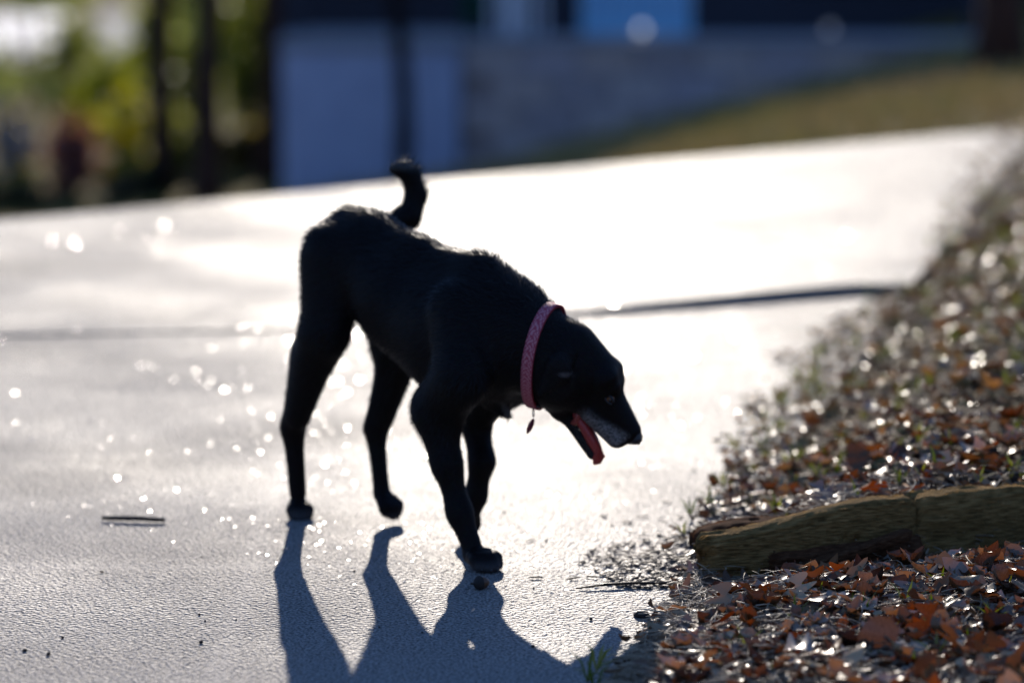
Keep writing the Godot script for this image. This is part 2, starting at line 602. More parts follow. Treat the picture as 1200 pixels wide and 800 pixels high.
# ---------------------------------------------------------------- house and walls behind
func house() -> void:
	var render_noise := noise_img(256, 0.03, 5, 61)
	var blue := tri_mat(ramp_tex(render_noise, Color(0.66, 0.69, 0.79), Color(0.71, 0.74, 0.83), Color(0.74, 0.77, 0.86)), Vector3.ONE * 0.5, 0.85)
	var grey := tri_mat(ramp_tex(render_noise, Color(0.72, 0.66, 0.64), Color(0.79, 0.73, 0.71), Color(0.84, 0.78, 0.76)), Vector3.ONE * 0.5, 0.9)
	var block := tri_mat(ramp_tex(render_noise, Color(0.72, 0.66, 0.64), Color(0.79, 0.73, 0.71), Color(0.84, 0.78, 0.76)), Vector3.ONE * 0.9, 0.9)
	var cap := mat(Color(0.62, 0.60, 0.60), 0.85)
	var w := thing("painted_wall", "smooth pale blue painted wall section left of the grey block wall", "wall", Vector3(0, 0, 0))
	put("wall_face", box_mesh(Vector3(-1.56, -2.2, -26.9), Vector3(-0.36, -0.56, -25.9), 0.02), blue, w)
	put("coping", box_mesh(Vector3(-1.58, -0.557, -26.92), Vector3(-0.34, -0.51, -25.87), 0.01), cap, w)
	var r := thing("block_wall", "long grey concrete block wall disappearing into the rising grass", "wall", Vector3(0, 0, 0))
	var shades := [block]
	for k in 3:
		var c: StandardMaterial3D = block.duplicate()
		c.albedo_color = [Color(0.9, 0.9, 0.92), Color(1, 0.98, 0.96), Color(0.95, 0.96, 1.0)][k]
		shades.append(c)
	put("wall_core", box_mesh(Vector3(-0.34, -2.2, -26.45), Vector3(8.0, -0.56, -26.125), 0.01), grey, r)
	var bl := box_mesh(Vector3(-0.195, -0.095, -0.1), Vector3(0.195, 0.095, 0.1), 0.008)
	for row in 8:
		for i in 22:
			var bx := -0.14 + i * 0.4 - (0.2 if row % 2 else 0.0)
			if bx < -0.15 or bx > 7.8: continue
			var by := -0.655 - row * 0.2
			if by < far_ground(bx, -26.0) - 0.15: continue
			var b := put("block", bl, shades[(i * 7 + row * 3) % 4], r, Vector3(bx, by, -26.12 + rng.randf_range(-0.003, 0.003)))
			b.rotation.y = rng.randf_range(-0.006, 0.006)
	put("coping", box_mesh(Vector3(-0.335, -0.557, -26.5), Vector3(8.02, -0.51, -25.98), 0.01), cap, r)
	# the house above the wall
	var navy := mat(lin(0.012, 0.016, 0.03), 0.6)
	var navy2 := mat(lin(0.016, 0.02, 0.035), 0.6)
	var white := mat(lin(0.72, 0.74, 0.76), 0.5)
	var glass := mat(lin(0.01, 0.012, 0.018), 0.06)
	var h := thing("house", "dark navy house with a pale blue door and porch posts above the wall", "house", Vector3(0, 0, 0))
	put("wall", box_mesh(Vector3(-1.7, -2.2, -33.0), Vector3(7.5, 1.6, -33.0 + 5.0), 0.02), navy, h)
	put("porch_floor", box_mesh(Vector3(-1.6, -0.9, -27.98), Vector3(7.2, -0.73, -26.52), 0.01), grey, h)
	for k in 12: # lap siding boards on the front
		if k > 9: continue
		for seg in [[-1.7, 0.50], [1.32, 7.5]]:
			var b := put("siding_board", box_mesh(Vector3(seg[0], -0.725 + k * 0.2, -28.0), Vector3(seg[1], -0.53 + k * 0.2, -27.972), 0.004), navy2, h)
			b.rotation.x = 0.0
	var roof := st_new()
	roof.set_smooth_group(-1)
	var p := [Vector3(-2.0, 1.6, -27.6), Vector3(7.8, 1.6, -27.6), Vector3(7.8, 2.4, -30.6), Vector3(-2.0, 2.4, -30.6), Vector3(7.8, 1.6, -33.4), Vector3(-2.0, 1.6, -33.4)]
	quad(roof, p[0], p[3], p[2], p[1]); quad(roof, p[3], p[5], p[4], p[2]); tri(roof, p[0], p[5], p[3]); tri(roof, p[1], p[2], p[4]); quad(roof, p[0], p[1], p[4], p[5])
	put("roof", fin(roof), mat(lin(0.05, 0.05, 0.055), 0.9), h)
	for xx in [-1.5, 0.02, 3.2, 6.9]:
		put("porch_post", box_mesh(Vector3(xx - 0.05, -0.727, -26.72), Vector3(xx + 0.05, 0.35, -26.62), 0.008), white if xx > -1.0 and xx < 1.0 else navy2, h)
	# white panelled double door with a glazed strip
	var d := put("door", box_mesh(Vector3(0.50, -0.725, -28.05), Vector3(1.31, 1.5, -27.94), 0.006), mat(lin(0.30, 0.68, 0.92), 0.6), h)
	for k in 4:
		put("panel", box_mesh(Vector3(0.54 + k * 0.19, -0.52, -27.945), Vector3(0.70 + k * 0.19, 0.55, -27.925), 0.012), mat(lin(0.24, 0.56, 0.80), 0.6), d)
	for k in 5:
		put("mullion", box_mesh(Vector3(0.515 + k * 0.19, -0.53, -27.922), Vector3(0.535 + k * 0.19, 1.45, -27.905), 0.004), mat(lin(0.75, 0.85, 0.92), 0.5), d)
	put("handle", box_mesh(Vector3(0.9, 0.4, -27.94), Vector3(0.93, 0.52, -27.88), 0.006), mat(Color(0.5, 0.5, 0.5), 0.3), d)
	for seg in [[-1.3, -0.5], [2.0, 3.4], [4.2, 5.6]]:
		var wd := put("window", box_mesh(Vector3(seg[0], -0.35, -27.975), Vector3(seg[1], 1.3, -27.95), 0.006), navy2, h)
		var hw: float = (seg[1] - seg[0]) / 2
		for k in 2:
			put("pane", box_mesh(Vector3(seg[0] + 0.04 + k * hw, -0.31, -27.952), Vector3(seg[0] + hw - 0.02 + k * hw, 1.26, -27.945), 0.002), glass, wd)
	# railing balusters by the white post
	for k in 5:
		put("baluster", box_mesh(Vector3(-0.16 + k * 0.09, -0.727, -26.69), Vector3(-0.125 + k * 0.09, 0.35, -26.65), 0.004), white, h)
	# two small globe lamps on the coping
	for q in [[0.885, -0.47, "white glowing globe lamp on the wall in front of the pale blue door", 0.95], [2.17, -0.47, "fainter globe lamp further right on the block wall", 0.16]]:
		var l := thing("globe_lamp", q[2], "lamp", Vector3(q[0], -0.51, -26.2), "globe lamps on the block wall")
		var st := st_new()
		tube(st, [Vector3(0, 0, 0), Vector3(0, 0.008, 0), Vector3(0, 0.012, 0), Vector3(0, 0.03, 0)], [0.022, 0.022, 0.008, 0.008], 12)
		put("lamp_base", fin(st), mat(Color(0.1, 0.1, 0.1), 0.4), l)
		var s := SphereMesh.new()
		s.radius = 0.028; s.height = 0.056
		var g := mat(Color(0.8, 0.8, 0.8), 0.4)
		g.emission_enabled = true
		g.emission = Color(0.95, 0.97, 1.0)
		g.emission_energy_multiplier = q[3]
		put("bulb", s, g, l, Vector3(0, 0.056, 0))
		var om := OmniLight3D.new()
		om.name = "bulb_light"
		om.light_energy = 0.004 * q[3]
		om.light_size = 0.02
		om.omni_range = 20.0
		om.omni_attenuation = 2.0
		om.shadow_enabled = true
		om.position = Vector3(0, 0.056, 0)
		l.add_child(om)
	# potted plant left of the post
	var pot := thing("potted_shrub", "dark teal green potted shrub on the porch left of the white post", "plant", Vector3(-0.27, -0.727, -26.9))
	var ps := st_new()
	tube(ps, [Vector3(0, 0, 0), Vector3(0, 0.01, 0), Vector3(0, 0.12, 0), Vector3(0, 0.13, 0)], [0.06, 0.07, 0.09, 0.085], 14)
	put("pot", fin(ps), mat(lin(0.05, 0.06, 0.07), 0.6), pot)
	foliage(pot, Vector3(0, 0.35, 0), Vector3(0.13, 0.28, 0.13), 500, 0.05, lin(0.01, 0.05, 0.045), lin(0.02, 0.10, 0.08))
	# far grey shed whose pale roof catches the sun
	var metal := mat(lin(0.40, 0.44, 0.50), 0.62)
	metal.metallic = 0.2
	var bd := mat(lin(0.30, 0.27, 0.33), 0.85)
	for q in [[Vector3(-8.15, -4.85, -62.0), "low grey board shed with bright roof at far left", 1.1], [Vector3(-6.95, -5.15, -66.0), "smaller shed with pale roof between the two pine trunks and the left shed", 0.8]]:
		var s := thing("shed", q[1], "shed", q[0], "far sheds with bright metal roofs")
		var e: float = q[2] / 2
		put("wall", box_mesh(Vector3(-e, 0, -2.9), Vector3(e, 0.98, 0), 0.01), bd, s)
		for k in int(q[2] / 0.15):
			put("board", box_mesh(Vector3(-e + k * 0.15 + 0.004, 0.02, 0), Vector3(-e + k * 0.15 + 0.146, 0.97, 0.02), 0.004), bd, s)
		var rs := st_new()
		cbox(rs, Vector3(-e - 0.1, -0.02, -3.2), Vector3(e + 0.1, 0.02, 0.15), 0.004)
		var rf := put("roof", fin(rs), metal if q[2] > 1.0 else mat(lin(0.12, 0.16, 0.19), 0.75), s, Vector3(0, 1.02, 0.1))
		rf.rotation.x = 0.15

# ---------------------------------------------------------------- trees and shrubs
var leaf_quad: ArrayMesh
func foliage(parent: Node, c: Vector3, e: Vector3, n: int, size: float, ca: Color, cb: Color, called := "foliage") -> void:
	if leaf_quad == null:
		var st := st_new()
		tri(st, Vector3(0, 0, 0), Vector3(-0.32, 0.1, -0.5), Vector3(0, 0.02, -1))
		tri(st, Vector3(0, 0, 0), Vector3(0, 0.02, -1), Vector3(0.32, 0.1, -0.5))
		leaf_quad = fin(st)
	var xf := []
	var cols := []
	var blobs := []
	for i in 16: # clumps, so that gaps and light and dark parts show
		var d := Vector3(rng.randfn(), rng.randfn(), rng.randfn()).normalized() * pow(rng.randf(), 0.4) * 0.8
		blobs.append([c + d * e, rng.randf_range(0.16, 0.38), rng.randf()])
	for i in n:
		var b: Array = blobs[rng.randi() % blobs.size()]
		var d: Vector3 = Vector3(rng.randfn(), rng.randfn(), rng.randfn()) * 0.55 * b[1]
		var p: Vector3 = b[0] + d * e
		var bs := tumble(rng.randf_range(0.0, 2.2)).scaled(Vector3.ONE * size * rng.randf_range(0.6, 1.3))
		xf.append(Transform3D(bs, p))
		cols.append(ca.srgb_to_linear().lerp(cb.srgb_to_linear() * 2.6, clampf(b[2] * 0.75 + rng.randf() * 0.4, 0, 1)))
	var m := mat(Color.WHITE, 0.5, 0.4)
	m.vertex_color_use_as_albedo = true
	m.backlight_enabled = true
	m.backlight = Color(1.0, 1.0, 0.6)
	multi(called, leaf_quad, m, xf, cols, parent)

func trees() -> void:
	var bark := tri_mat(ramp_tex(noise_img(256, 0.04, 5, 71), Color(0.17, 0.10, 0.07), Color(0.26, 0.16, 0.11), Color(0.35, 0.23, 0.16)), Vector3(3, 0.8, 3), 0.95)
	var T := [
		[Vector3(-2.1, 0, -26.5), 0.105, 5.5, "dark pine trunk nearest the painted wall corner, left of its neighbour", "pine_tree"],
		[Vector3(-2.50, 0, -27.5), 0.10, 5.7, "reddish brown pine trunk second from the left of the wall", "pine_tree"],
		[Vector3(-1.70, 0, -27.2), 0.085, 5.2, "slim pine trunk tight against the left end of the painted wall", "pine_tree"],
		[Vector3(-0.72, 0, -25.45), 0.07, 2.6, "thin bare tree trunk standing before the blue wall behind the dog", "young_tree"],
		[Vector3(2.86, 0, -22.4), 0.13, 9.0, "thick dark trunk on the grass at the upper right corner", "broad_tree"]]
	for t in T:
		var at: Vector3 = t[0]
		at.y = far_ground(at.x, at.z) - 0.05
		var small: bool = t[4] == "young_tree"
		var o := thing(t[4], t[3], "tree", at)
		var st := st_new()
		var pts := []
		var rad := []
		var lean := rng.randf_range(-0.02, 0.02)
		if t[4] == "young_tree": lean = -0.03
		for i in 24:
			var u := i / 23.0
			pts.append(Vector3(lean * u * t[2] + sin(u * 9.0 + at.x) * 0.02, u * t[2], cos(u * 7.0) * 0.02))
			rad.append(t[1] * (1.0 - 0.6 * u) * (1.0 + 0.5 * exp(-u * 60.0)))
		tube(st, pts, rad, 14, 0.07)
		put("trunk", fin(st), bark if not small else mat(lin(0.02, 0.014, 0.012), 0.95, 0.1), o)
		for k in 9:
			var u := 0.78 + 0.022 * k
			var b: Vector3 = pts[int(u * 23)]
			var dir := Vector3(cos(k * 2.4), 0.35, sin(k * 2.4))
			var ls := st_new()
			tube(ls, [b, b + dir * 0.5, b + dir * 1.0 + Vector3(0, 0.1, 0)] if not small else [b, b + dir * 0.15, b + dir * 0.3], [t[1] * 0.25, t[1] * 0.16, t[1] * 0.05], 6)
			put("limb", fin(ls), bark, o)
		var cr := Vector3(lean * 0.9 * t[2], t[2] * 0.92, 0)
		foliage(o, cr, Vector3(1.1, t[2] * 0.1, 1.1) if not small else Vector3(0.4, 0.3, 0.4), 2600 if not small else 300, 0.16 if not small else 0.08, lin(0.03, 0.05, 0.015), lin(0.08, 0.10, 0.03), "crown")
	var S := [ # where and how high the foliage's middle, half size, leaves, dark and light leaf colour, kind, label
		[Vector3(-3.25, 0.40, -31.0), Vector3(0.33, 0.45, 0.33), 900, lin(0.07, 0.085, 0.012), lin(0.26, 0.27, 0.045), "shrub", "broad olive shrub right of the purple grey one at the left"],
		[Vector3(-2.96, 0.27, -29.5), Vector3(0.23, 0.29, 0.23), 500, lin(0.12, 0.12, 0.015), lin(0.36, 0.33, 0.04), "shrub", "bright yellow olive shrub left of the reddish pine trunk"],
		[Vector3(-3.89, 0.65, -34.0), Vector3(0.27, 0.72, 0.27), 800, lin(0.05, 0.065, 0.014), lin(0.19, 0.20, 0.04), "shrub", "tall dark olive shrub between the two pale shed roofs"],
		[Vector3(-3.23, 0.77, -35.0), Vector3(0.26, 0.86, 0.26), 900, lin(0.05, 0.065, 0.014), lin(0.19, 0.20, 0.04), "shrub", "tall dark shrub behind the reddish pine trunk"],
		[Vector3(-2.73, 0.83, -32.0), Vector3(0.21, 0.92, 0.21), 900, lin(0.10, 0.11, 0.04), lin(0.32, 0.33, 0.14), "shrub", "tall pale green shrub between the two thicker pine trunks"],
		[Vector3(-2.13, 0.78, -31.0), Vector3(0.26, 0.86, 0.26), 1200, lin(0.05, 0.065, 0.014), lin(0.19, 0.20, 0.04), "shrub", "tall dense dark green shrub beside the painted wall end"],
		[Vector3(-1.94, 0.22, -28.0), Vector3(0.22, 0.25, 0.22), 500, lin(0.04, 0.035, 0.015), lin(0.14, 0.11, 0.05), "shrub", "low brownish shrub at the foot of the painted wall end"],
		[Vector3(-2.45, 0.23, -28.5), Vector3(0.18, 0.25, 0.18), 400, lin(0.07, 0.085, 0.012), lin(0.26, 0.27, 0.045), "shrub", "low olive shrub between the feet of the two thicker pines"],
		[Vector3(-3.18, 0.26, -27.6), Vector3(0.25, 0.29, 0.25), 600, lin(0.07, 0.03, 0.035), lin(0.22, 0.10, 0.10), "shrub", "reddish purple twiggy shrub low at the left of the pines"],
		[Vector3(-3.74, 0.34, -28.5), Vector3(0.30, 0.38, 0.30), 600, lin(0.10, 0.085, 0.12), lin(0.30, 0.27, 0.33), "shrub", "pale purple grey shrub at the left edge of the picture"],
		[Vector3(-3.51, 0.12, -26.8), Vector3(0.30, 0.13, 0.30), 400, lin(0.008, 0.012, 0.010), lin(0.03, 0.04, 0.03), "shrub", "low blackish shrub at the left edge above the road"],
		[Vector3(-2.73, 0.14, -27.2), Vector3(0.25, 0.16, 0.25), 400, lin(0.008, 0.012, 0.010), lin(0.03, 0.04, 0.03), "shrub", "low blackish green shrub at the foot of the reddish pine"],
		[Vector3(-4.23, 0.30, -33.0), Vector3(0.31, 0.33, 0.31), 500, lin(0.10, 0.11, 0.04), lin(0.32, 0.33, 0.14), "shrub", "greyish olive shrub below the left pale roof"],
		[Vector3(-5.74, 0.41, -46.0), Vector3(0.92, 0.46, 0.92), 900, lin(0.05, 0.065, 0.014), lin(0.19, 0.20, 0.04), "shrub", "wide dark olive thicket far behind at the left edge"],
		[Vector3(-4.49, 0.53, -48.0), Vector3(0.96, 0.59, 0.96), 900, lin(0.05, 0.065, 0.014), lin(0.19, 0.20, 0.04), "shrub", "wide dark olive thicket far behind the pine trunks"],
		[Vector3(-3.45, 1.00, -50.0), Vector3(0.67, 1.11, 0.67), 1200, lin(0.05, 0.065, 0.014), lin(0.19, 0.20, 0.04), "shrub", "tall dark thicket far behind the right pines"],
		[Vector3(-4.68, 1.15, -37.0), Vector3(0.66, 0.21, 0.66), 500, lin(0.05, 0.065, 0.014), lin(0.19, 0.20, 0.04), "shrub", "dark overhanging bush top at the upper left corner"]]
	for s in S:
		var at: Vector3 = s[0]
		var mid := at.y
		at.y = far_ground(at.x, at.z) - 0.03
		var o := thing(s[5], s[6], "shrub", at)
		var hs: Vector3 = s[1]
		for k in 4:
			var st := st_new()
			var d := Vector3(rng.randf_range(-0.5, 0.5) * hs.x, mid * rng.randf_range(0.9, 1.2), rng.randf_range(-0.5, 0.5) * hs.z)
			tube(st, [Vector3.ZERO, d * 0.5 + Vector3(0.03, 0, 0), d], [0.025, 0.016, 0.005], 6)
			put("stem", fin(st), bark, o)
		foliage(o, Vector3(0, mid, 0), hs, s[2], 0.11, s[3], s[4])
	# winter grass on the slope beyond the road
	var st := st_new()
	for k in 7:
		var a := k * 0.9
		var d := Vector3(cos(a), 0, sin(a))
		var sd := d.cross(Vector3.UP) * 0.006
		tri(st, d * 0.01 - sd, d * 0.01 + sd, d * (0.03 + 0.01 * (k % 3)) + Vector3(0, 0.09 + 0.02 * (k % 4), 0))
	var tuft := fin(st)
	var xf := []
	var cols := []
	for i in 9000:
		var x := rng.randf_range(-2.2, 5.0)
		var z := far_z(x) - 0.03 - pow(rng.randf(), 0.8) * (25.6 + far_z(x))
		var n := lump.get_noise_2d(x * 3, z * 3)
		xf.append(Transform3D(tumble(rng.randf_range(0, 0.4)).scaled(Vector3.ONE * rng.randf_range(0.35, 0.9)), Vector3(x, far_ground(x, z) - 0.005, z)))
		cols.append(Color(0.50, 0.37, 0.19).lerp(Color(0.36, 0.31, 0.12), clampf(0.5 + n * 1.5, 0, 1)) * rng.randf_range(0.7, 1.2))
	var gm := mat(Color.WHITE, 0.7, 0.2)
	gm.vertex_color_use_as_albedo = true
	gm.backlight_enabled = true
	gm.backlight = Color(0.6, 0.58, 0.42)
	var g := multi("grass", tuft, gm, xf, cols)
	g.set_meta("label", "dry olive winter grass on the slope beyond the road")
	g.set_meta("category", "grass")

# ---------------------------------------------------------------- small things on the concrete
func driveway_bits() -> void:
	var dark := tri_mat(ramp_tex(noise_img(128, 0.06, 4, 81), Color(0.10, 0.08, 0.07), Color(0.16, 0.13, 0.11), Color(0.24, 0.19, 0.15)), Vector3(8, 8, 8), 0.8, false)
	var st := st_new()
	tube(st, [Vector3(-0.066, 0.006, 0.012), Vector3(-0.03, 0.0065, 0.006), Vector3(0.01, 0.008, -0.001), Vector3(0.045, 0.007, -0.008), Vector3(0.066, 0.0055, -0.014)], [0.0042, 0.0048, 0.0052, 0.0048, 0.0038], 9, 0.08)
	var s := put("stick", fin(st), dark, self, Vector3(-0.79, 0.001, -7.84))
	s.rotation.y = -0.35
	tag(s, "short dark brown stick lying alone on the concrete left of the dog", "stick")
	# dark seed hulls and crumbs
	var spots := [Vector3(-0.805, 7.36, 7), Vector3(-0.876, 6.72, 8), Vector3(-0.83, 6.69, 10), Vector3(-0.82, 6.82, 7), Vector3(-0.564, 6.78, 9), Vector3(-0.57, 6.95, 5), Vector3(-0.513, 6.96, 4), Vector3(-0.585, 7.0, 6),
		Vector3(0.147, 6.96, 9), Vector3(0.038, 6.75, 7), Vector3(0.042, 7.22, 6), Vector3(-0.31, 7.37, 6), Vector3(-0.016, 7.93, 6), Vector3(0.07, 7.65, 6), Vector3(-0.165, 6.86, 5), Vector3(-0.245, 6.9, 4), Vector3(0.09, 7.06, 4), Vector3(-0.62, 7.5, 3.5), Vector3(-0.7, 7.15, 3), Vector3(-0.4, 7.12, 3)]
	rng.seed = 88
	for p in spots:
		var h := st_new()
		var r: float = p.z * 0.00055
		tube(h, [Vector3(-r, 0, 0), Vector3(-r * 0.6, r * 0.15, 0), Vector3(0, r * 0.2, r * 0.1), Vector3(r * 0.7, r * 0.1, 0), Vector3(r * 1.05, 0, 0)], [r * 0.2, r * 0.55, r * 0.65, r * 0.5, r * 0.12], 7, 0.2)
		var o := put("seed_hull", fin(h), dark, self, Vector3(p.x, r * 0.45, -p.y))
		o.rotation.y = rng.randf() * TAU
		tag(o, "tiny dark seed hull scattered on the bare concrete near the front", "seed hull", "seed hulls on the concrete")
	for q in [[Vector3(0.243, 0, -6.98), 0.019, "largest dark bark crumb on the concrete near its lower right edge"], [Vector3(0.262, 0, -6.91), 0.014, "dark bark crumb touching the litter at the lower right concrete edge"]]:
		var h := st_new()
		tube(h, [Vector3(-q[1], 0.002, 0), Vector3(-q[1] * 0.4, 0.006, 0.002), Vector3(q[1] * 0.4, 0.006, -0.002), Vector3(q[1], 0.002, 0)], [0.003, q[1] * 0.42, q[1] * 0.4, 0.003], 7, 0.3)
		var o := put("bark_crumb", fin(h), dark, self, q[0])
		o.rotation.y = rng.randf() * 3.0
		tag(o, q[2], "bark")
	# acorn in the shadow just below the front paw
	var ac := thing("acorn", "brown acorn in the shadow just below the planted front paw", "acorn", Vector3(-0.06, 0.012, -7.22))
	var a1 := st_new()
	tube(a1, [Vector3(0.018, 0, 0), Vector3(0.015, 0, 0), Vector3(0.008, 0, 0), Vector3(-0.002, 0, 0), Vector3(-0.006, 0, 0)], [0.001, 0.007, 0.0115, 0.0125, 0.011], 14)
	var nm := mat(lin(0.10, 0.045, 0.018), 0.35)
	put("nut", fin(a1), nm, ac)
	var a2 := st_new()
	tube(a2, [Vector3(0.0, 0, 0), Vector3(-0.005, 0, 0), Vector3(-0.012, 0, 0), Vector3(-0.015, 0, 0), Vector3(-0.022, 0.001, 0)], [0.0142, 0.0142, 0.009, 0.0022, 0.0018], 14, 0.05)
	put("cup", fin(a2), dark, ac)
	ac.rotation.y = 0.5
	# wet grit that glitters
	var gs := st_new()
	tri(gs, Vector3(-1, 0, 0.6), Vector3(0.1, 0, -1), Vector3(1, 0, 0.5))
	var grit := fin(gs)
	var xf := []
	for i in 22000:
		var z := -7.0 - pow(rng.randf(), 0.8) * 5.5
		var x := rng.randf_range(-0.155, 0.155) * -z
		if x > edge_x(z) - 0.02 or lump.get_noise_2d(x * 7 + 50, z * 5) + 0.25 * lump.get_noise_2d(x * 31, z * 20) < -0.06: continue
		var sc := (0.0014 + 0.0034 * pow(rng.randf(), 3.0)) * (1.0 + 0.5 * smoothstep(-8.0, -10.5, z))
		xf.append(Transform3D(tumble(absf(rng.randfn()) * 0.13).scaled(Vector3(sc, sc, sc)), Vector3(x, 0.002 + (0.024 * smoothstep(-0.45, 0.9, x) + 0.0065 if z < joint_z(x) else 0.0), z)))
	var mm := mat(Color(0.55, 0.55, 0.53), 0.15, 0.9)
	var g := multi("wet_grit", grit, mm, xf, [])
	g.set_meta("label", "glittering wet grit scattered over the sunlit concrete")
	g.set_meta("category", "grit")

# ---------------------------------------------------------------- the timber beside the concrete
func make_log() -> void:
	var wood := tri_mat(ramp_tex(noise_img(512, 0.035, 6, 91), Color(0.24, 0.185, 0.11), Color(0.55, 0.43, 0.25), Color(0.74, 0.59, 0.39)), Vector3(1.1, 13, 13), 0.92, false)
	wood.metallic_specular = 0.15
	wood.heightmap_enabled = true
	wood.heightmap_texture = ImageTexture.create_from_image(noise_img(512, 0.05, 5, 92))
	wood.heightmap_scale = 0.5
	var rot := tri_mat(ramp_tex(noise_img(256, 0.05, 5, 93), Color(0.16, 0.10, 0.07), Color(0.32, 0.21, 0.14), Color(0.46, 0.34, 0.24)), Vector3(3, 16, 16), 0.95, false)
	rot.metallic_specular = 0.12
	var n := FastNoiseLite.new()
	n.seed = 12
	n.frequency = 1.0
	var beam := func(length: float, hs: Callable, deep: float, sd: float) -> ArrayMesh:
		var st := st_new()
		var ns := 170
		var na := 72
		var rings := []
		for i in ns + 1:
			var s: float = float(i) / ns
			var x: float = s * length
			var hh: Array = hs.call(x) # bottom, top
			var ring := []
			for k in na:
				var a := TAU * k / na
				var cx := signf(cos(a)) * pow(absf(cos(a)), 0.45)
				var cy := signf(sin(a)) * pow(absf(sin(a)), 0.45)
				var g: float = 1.0
				# long cracks and worn grain
				var crack: float = pow(maxf(0.0, 1.0 - absf(n.get_noise_2d(x * 1.6 + sd, cy * 6.5 + cx * 2.5)) * 10.0), 1.5)
				g -= 0.42 * crack * smoothstep(-0.3, 0.3, n.get_noise_2d(x * 3.0 + sd * 2, cy * 3.0))
				g += 0.11 * n.get_noise_2d(x * 4.5 + sd, a * 1.6) + 0.05 * n.get_noise_2d(x * 14.0 + sd, a * 3.0) + 0.03 * n.get_noise_2d(x * 9.0 + sd, a * 18.0)
				var endk: float = minf(1.0, minf(x / 0.014, (length - x) / 0.014))
				g *= 0.55 + 0.45 * sqrt(maxf(endk, 0.0))
				var jag: float = (n.get_noise_2d(cx * 6 + sd, cy * 9) * 0.03) * (1.0 - smoothstep(0.0, 0.10, x))
				ring.append(Vector3(x + jag, (hh[0] + hh[1]) / 2 + cy * g * (hh[1] - hh[0]) / 2, cx * g * deep / 2))
			rings.append(ring)
		for i in ns:
			for k in na:
				var k2 := (k + 1) % na
				quad(st, rings[i][k], rings[i + 1][k], rings[i + 1][k2], rings[i][k2])
		for e in [0, ns]:
			var c := Vector3.ZERO
			for q in rings[e]: c += q
			c /= na
			for k in na:
				if e == 0: tri(st, c, rings[e][k], rings[e][(k + 1) % na])
				else: tri(st, c, rings[e][(k + 1) % na], rings[e][k])
		return fin(st)
	var o := thing("landscape_timber", "long mossy grey brown landscape timber, cracked through, edging the leafy bank", "timber", Vector3(0.385, 0, -7.33))
	o.rotation.y = 0.342
	put("beam", beam.call(1.25, func(x): return [-0.07, 0.128 + 0.008 * sin(x * 5.0)], 0.075, 3.0), wood, o, Vector3(0.432, 0, -0.010))
	put("split_end", beam.call(0.455, func(x): return [-0.01 + 0.055 * smoothstep(0.12, 0.42, x), 0.086 + 0.046 * smoothstep(0.0, 0.40, x)], 0.06, 9.0), wood, o, Vector3(-0.02, 0, 0.004))
	put("splinter", beam.call(0.22, func(x): return [0.01 + 0.05 * x / 0.22, 0.028 + 0.055 * x / 0.22], 0.03, 5.0), rot, o, Vector3(0.18, 0, 0.07))
	put("lower_split", beam.call(0.34, func(x): return [-0.07, 0.05 + 0.015 * x], 0.11, 15.0), rot, o, Vector3(0.11, 0, -0.004))
	var r := thing("rotten_timber", "dark rotten timber stub lying behind the end of the mossy timber", "timber", Vector3(0.37, 0, -7.47))
	r.rotation.y = 0.22
	put("beam", beam.call(0.50, func(x): return [-0.02, 0.060 + 0.05 * smoothstep(0.0, 0.4, x) + 0.01 * sin(x * 20)], 0.10, 22.0), rot, r)

